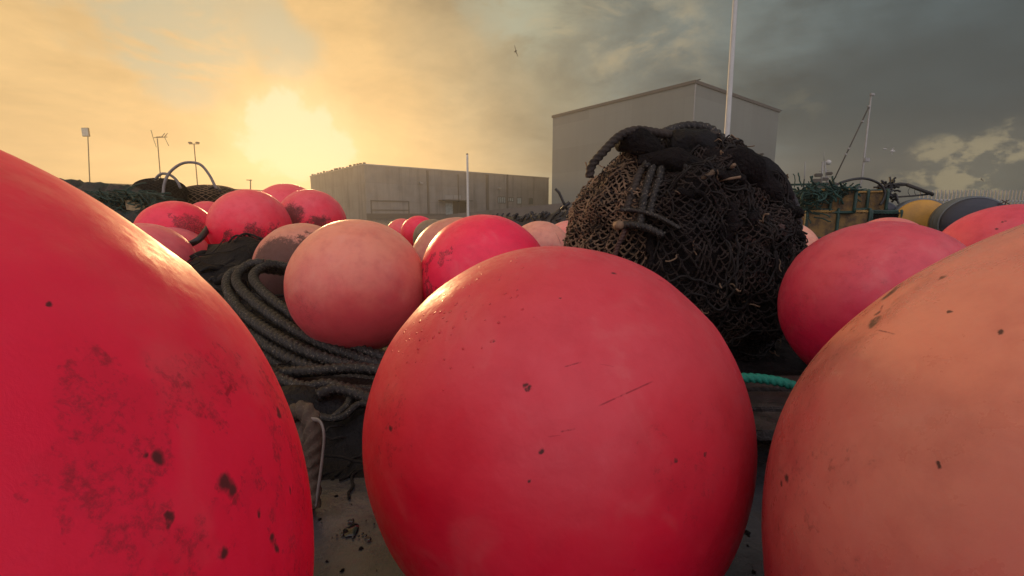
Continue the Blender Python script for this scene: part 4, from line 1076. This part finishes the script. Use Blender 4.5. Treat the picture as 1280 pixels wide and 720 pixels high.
# low warehouse
Z1 = 7.6
root, mt, L, Wd, u, v, c = warehouse('low_warehouse', (455, 206), (388, 226), (686, 223), Z1, M['concrete_wall'], 'long low concrete warehouse with loading bay and small windows, veiled by the sun glow')
bm = bmesh.new(); box(bm, (-.08, -.08, Z1), (L+.08, Wd+.08, Z1+.16), mt); part('roof', bm, M['galv'], root, False)
def bxpx(name, x0, y0, x1, y1, out, mat, depth=.12, par=root):
    (s0, z1_), (s1, z0_) = wall_px(x0, y0, c, u), wall_px(x1, y1, c, u)
    bm = bmesh.new(); box(bm, (min(s0, s1), -out, max(.02, min(z0_, z1_))), (max(s0, s1), -out+depth, max(z0_, z1_)), mt); return part(name, bm, mat, root, False)
for x0, x1 in ((533, 537), (607, 611), (633, 635), (572, 574)): bxpx('pilaster', x0, 213 if x0 < 560 else 218, x1, 276, .12, M['low_wall'], .14)
(s0, zt), (s1, zb) = wall_px(463, 250, c, u), wall_px(512, 272, c, u)
fr_ = bmesh.new(); 
for bb in (((s0, -.08, .05), (s0+.15, 0, zt)), ((s1-.15, -.08, .05), (s1, 0, zt)), ((s0, -.09, zt-.15), (s1, -.001, zt)), ((s0, -.09, zt*.48), (s1, -.001, zt*.48+.12))): box(fr_, *bb, mt)
door = part('shutter_door', fr_, M['low_wall'], root, False)
bxpx('loading_bay', 566, 252, 583, 272, .03, M['dark_void'])
bxpx('loading_door', 557, 254, 566, 272, .04, M['window_grey'])
(s0, zt), (s1, zb) = wall_px(548, 250, c, u), wall_px(584, 250, c, u)
bm = bmesh.new(); box(bm, (s0, -1.8, zt-.12), (s1, -.002, zt), mt); part('canopy', bm, M['dark_metal'], root, False)
for x0, x1, y0, y1 in ((556, 566, 244, 249), (567, 576, 244, 249)): bxpx('roof_light', x0, y0, x1, y1, .05, M['galv'])
def window(x0, y0, x1, y1, nbars, glass):
    (s0, zt), (s1, zb) = wall_px(x0, y0, c, u), wall_px(x1, y1, c, u)
    f = bmesh.new(); box(f, (s0, -.06, zb-.05), (s0+.1, 0, zt+.05), mt); box(f, (s1-.1, -.06, zb-.05), (s1, 0, zt+.05), mt); box(f, (s0+.1, -.06, zt-.05), (s1-.1, 0, zt+.05), mt); box(f, (s0+.1, -.06, zb-.05), (s1-.1, 0, zb+.05), mt)
    for k in range(1, nbars): xx = s0+(s1-s0)*k/nbars; box(f, (xx-.06, -.055, zb+.05), (xx+.06, 0, zt-.05), mt)
    fo = part('window', f, M['dark_metal'], root, False)
    g = bmesh.new(); box(g, (s0+.1, -.02, zb+.05), (s1-.1, -.003, zt-.05), mt); subpart('pane', g, glass, fo, False)
window(622, 246, 632, 254, 4, M['window_grey']); window(634, 247, 642, 252, 3, M['window_grey']); window(646, 247, 652, 255, 1, M['window_grey']); window(661, 248, 666, 255, 2, M['glass'])
for px, py in ((524.5, 229), (622.5, 235.5)):
    s_, z_ = wall_px(px, py, c, u); bm = bmesh.new(); box(bm, (s_-.25, -.7, z_-.1), (s_+.25, -.1, z_+.12), mt, .05); box(bm, (s_-.06, -.2, z_), (s_+.06, 0, z_+.25), mt); part('wall_lamp', bm, M['galv'], root, False)
bm = bmesh.new()
k = 0.
while k < Wd: bm = bmesh.new(); box(bm, (-.02, k, Z1+.17), (.25, k+.35, Z1+.17+rn.uniform(.1, .35)), mt); part('roof_edge_clip', bm, M['dark_metal'], root, False); k += rn.uniform(.9, 1.9)
bm = bmesh.new(); box(bm, (0, -.015, 0), (L, -.002, .9), mt); part('plinth', bm, M['low_wall'], root, False)
# tall warehouse
Z2 = 16.
root, mt, L, Wd, u, v, c = warehouse('tall_warehouse', (869, 101), (691, 152), (974, 138), Z2, M['sheet_wall'], 'tall grey metal-clad warehouse behind the net bundle')
bm = bmesh.new(); box(bm, (-.14, -.14, Z2-.28), (L+.14, Wd+.14, Z2+.08), mt); part('roof_edge', bm, M['low_wall'], root, False)
bm = bmesh.new(); box(bm, (.0, -.10, 0), (.10, -.003, Z2-.3), mt); part('corner_trim', bm, M['galv'], root, False)
s_, z_ = wall_px(949, 196, c, u); bm = bmesh.new(); box(bm, (s_-.1, -.5, z_+.25), (s_+.5, -.003, z_+.45), mt, .05); box(bm, (s_-.12, -.5, z_-.55), (s_+.02, -.3, z_+.3), mt, .03); part('wall_lamp', bm, M['dark_metal'], root, False)
bm = bmesh.new(); stick(bm, mt @ Vector((L, 0, Z2)), mt @ Vector((L+.9, 0, Z2+.1)), .06); stick(bm, mt @ Vector((0, 0, Z2)), mt @ Vector((.6, -.3, Z2+.2)), .06); part('roof_spike', bm, M['dark_metal'], root, False)

# sloping quay parapet in front of both
bm = bmesh.new(); uvl = bm.loops.layers.uv.new('UVMap')
A_, B_ = P(520, 272, 52), P(716, 252.5, 46)
prof = [(A_.x, A_.y, A_.z), (B_.x, B_.y, B_.z)]
fv = [bm.verts.new((A_.x, A_.y, 0)), bm.verts.new((B_.x, B_.y, 0)), bm.verts.new(B_), bm.verts.new(A_)]
bv = [bm.verts.new(q.co+Vector((0, .4, 0))) for q in fv]
for q in ((0, 1, 2, 3),): 
    f = bm.faces.new([fv[i] for i in q])
    for lp in f.loops: lp[uvl].uv = (lp.vert.co.x, lp.vert.co.z)
bm.faces.new([bv[i] for i in (3, 2, 1, 0)]); bm.faces.new((fv[3], fv[2], bv[2], bv[3])); bm.faces.new((fv[1], bv[1], bv[2], fv[2])); bm.faces.new((fv[0], fv[3], bv[3], bv[0]))
tag(link('parapet_wall', bm, M['low_wall'], smooth=False), 'low brown parapet wall sloping up towards the tall warehouse', 'wall')
# far low shed on the left
root = empty('shed', P(150, 250, 60).xy.to_3d()); tag(root, 'long low shed with a flat dark roof and green wall, behind the green netting', 'shed')
a_, b_ = at_height(60, 226, 5.2), at_height(330, 238, 5.2)
bm = bmesh.new(); uvl = bm.loops.layers.uv.new('UVMap'); quad_wall(bm, a_.xy, b_.xy, 0, 4.6, 12, uvl); part('wall', bm, M['green_wall'], root, False)
bm = bmesh.new(); uvl = bm.loops.layers.uv.new('UVMap'); dd = (b_.xy-a_.xy).normalized(); nn = Vector((-dd.y, dd.x)); quad_wall(bm, a_.xy-dd*.5-nn*.8, b_.xy+dd*.5-nn*.8, 4.602, 5.2, 14, uvl); part('roof', bm, M['dark_metal'], root, False)

# ------------------------------------------------------------------ pale fence on the right
fen = empty('pale_fence', (14.5, 15, 0)); tag(fen, 'white pale fence running across behind the dark drum', 'fence')
bm = bmesh.new(); A_, B_ = P(1150, 250, 16), P(1420, 246, 19); A_.z = B_.z = 0; n_ = 62
dirf = (B_-A_).normalized()
for k in range(n_+1):
    p = A_.lerp(B_, k/n_); h_ = 1.22+.42*k/n_*0+.0*k; w_ = .024
    h_ = (H+ (270-236)/F*p.y*.93)
    q = [p-dirf*w_, p+dirf*w_]
    vs = [bm.verts.new(q[0]), bm.verts.new(q[1]), bm.verts.new(q[1]+Vector((0, 0, h_-.02))), bm.verts.new(p+Vector((0, 0, h_))), bm.verts.new(q[0]+Vector((0, 0, h_-.02)))]
    f = bm.faces.new(vs); e = bmesh.ops.extrude_face_region(bm, geom=[f]); bmesh.ops.translate(bm, verts=[x for x in e['geom'] if isinstance(x, bmesh.types.BMVert)], vec=(0, .025, 0))
part('pales', bm, M['galv'], fen, False)
bm = bmesh.new()
for z_ in (.35, 1.1): bm = bmesh.new(); stick(bm, A_+Vector((0, .05, z_)), B_+Vector((0, .05, z_)), .03); part('rail', bm, M['white_paint'], fen, False)
bm = bmesh.new()
for a_, b_ in (((1249, 255, 4.), (1262, 250, 4.)), ((1252, 250, 4.), (1263, 256, 4.)), ((1256, 257, 4.), (1258, 250, 4.))): stick(bm, P(*a_), P(*b_), .004)
tag(link('frayed_twine', bm, M['rust_weed']), 'frayed reddish twine ends sticking up behind the bright rose float', 'twine')

# ------------------------------------------------------------------ boats
def hull(bm, L, B, Dp, mtx):
    rows = []
    for i in range(13):
        t = i/12; x = -L/2+L*t; hb = B/2*(1-max(0, (t-.55)/.45)**2.2)*(.85+.15*min(1, t*5)); sh = Dp*(1+.35*t*t)
        rows.append([bm.verts.new(mtx @ Vector((x, s_*hb*k, z_))) for s_, k, z_ in ((-1, 1, sh), (-1, .8, .0), (1, .8, .0), (1, 1, sh))])
    for a, b_ in zip(rows, rows[1:]):
        for k in range(3): bm.faces.new((a[k], b_[k], b_[k+1], a[k+1]))
        bm.faces.new((a[3], b_[3], b_[0], a[0]))
    bm.faces.new(rows[0]); bmesh.ops.recalc_face_normals(bm, faces=bm.faces[:])
def boat(loc, rz, L, label):
    root = empty('fishing_boat', loc, rz); tag(root, label, 'boat', 'fishing boats in the harbour')
    bm = bmesh.new(); hull(bm, L, L*.3, .9, Matrix.Identity(4)); link('hull', bm, M['green_frame'], root)
    bm = bmesh.new(); box(bm, (-L*.2, -L*.09, .95), (L*.05, L*.09, 2.3), bev=.08); link('wheelhouse', bm, M['white_paint'], root, False)
    return root
p = P(1028, 240, 62); b1 = boat((p.x, p.y, .01), R(160), 14, 'far fishing boat with a cluttered radar mast, above the green creels')
bm = bmesh.new()
def loc(px, py, d, root): return wm(root).inverted() @ P(px, py, d)
D1 = 62
for a_, b_, r_ in (((1005, 236), (1006.5, 202), .06), ((1026, 240), (1028.5, 203), .11), ((1034, 240), (1031, 201), .09), ((1026, 222), (1040, 221), .07), ((1022, 229), (1044, 229), .07), ((1024, 214), (1036, 213), .06), ((1026.5, 203), (1036, 203), .05), ((1030, 201), (1030, 190), .035), ((1035, 206), (1035.5, 198), .04), ((1037, 240), (1033, 214), .06)):
    stick(bm, loc(*a_, D1, b1), loc(*b_, D1, b1), r_)
link('mast', bm, M['galv'], b1)
bm = bmesh.new()
for px, py, s_ in ((1023, 219, .45), (1036, 217, .4), (1021, 226, .5), (1031, 224, .4), (1027, 232, .8), (1039, 231, .6)):
    q = loc(px, py, D1, b1); box(bm, q-Vector((s_, .3, s_*.5)), q+Vector((s_, .3, s_*.5)), bev=.08)
link('radar_box', bm, M['dark_metal'], b1, False)
bm = bmesh.new(); q = loc(1035.5, 203, D1, b1); bmesh.ops.create_icosphere(bm, subdivisions=2, radius=.35, matrix=Matrix.Translation(q)); link('radome', bm, M['white_paint'], b1)
p = P(1072, 245, 50); b2 = boat((p.x, p.y, .01), R(20), 12, 'fishing boat whose tall slanting mast and stay rise behind the creels'); D2 = 50
bm = bmesh.new(); tube(bm, [loc(1068, 262, D2, b2), loc(1077.5, 222, D2, b2), loc(1089, 119, D2, b2)], .12, 8, radf=lambda t: 1-.35*t); link('mast', bm, M['galv'], b2)
bm = bmesh.new(); stick(bm, loc(1086, 134, D2, b2), loc(1040, 230, D2, b2), .07); link('stay', bm, M['dark_metal'], b2)
bm = bmesh.new()
for px, py in ((1086, 133), (1078, 152), (1061, 186), (1057, 193)): q = loc(px, py, D2, b2); bmesh.ops.create_icosphere(bm, subdivisions=1, radius=.15, matrix=Matrix.Translation(q))
q = loc(1083, 201, D2, b2); box(bm, q-Vector((.4, .15, .12)), q+Vector((.4, .15, .3)), bev=.05); q = loc(1090, 118, D2, b2); box(bm, q-Vector((.25, .1, .12)), q+Vector((.35, .1, .12)), bev=.03)
link('mast_fitting', bm, M['galv'], b2, False)

# ------------------------------------------------------------------ gulls
def gull(px, py, d, span, roll, yaw, mat, label):
    root_p = P(px, py, d); bm = bmesh.new()
    tube(bm, smooth_path([Vector((0, -.24, 0)), Vector((0, -.1, .01)), Vector((0, .08, .02)), Vector((0, .2, .01)), Vector((0, .27, 0))], 3), .055, 8, radf=lambda t: .35+.8*math.sin(math.pi*(t*.85+.1)))
    for s_ in (-1, 1):
        pr = [(0, .06, .02, .09), (s_*.2, .09, .08, .085), (s_*.38, .03, .07, .06), (s_*.5, -.06, .03, .02)]; rows = []
        for x, y, z, w_ in pr: rows.append([bm.verts.new((x, y+w_*.6, z)), bm.verts.new((x, y-w_*.2, z+.012)), bm.verts.new((x, y-w_, z-.004))])
        for a, b_ in zip(rows, rows[1:]):
            for k in range(2): bm.faces.new((a[k], a[k+1], b_[k+1], b_[k]))
    bmesh.ops.scale(bm, vec=(span,)*3, verts=bm.verts)
    o = link('gull', bm, mat); o.location = root_p; o.rotation_euler = (R(10), roll, yaw); tag(o, label, 'gull', 'gulls in flight')
gull(644.5, 64, 40, .95, R(68), R(30), M['feather_dark'], 'dark gull banking high above between the two warehouses')
gull(1106.5, 186, 60, .8, R(20), R(80), M['feather'], 'pale gull, higher and left of the two flying together right of the boat mast')
gull(1116, 189, 60, 1., R(60), R(60), M['feather'], 'pale gull, lower and right of the two flying together right of the boat mast')
gull(1227.5, 225, 75, .95, R(40), R(10), M['feather_dark'], 'tiny dark gull low over the white pale fence')
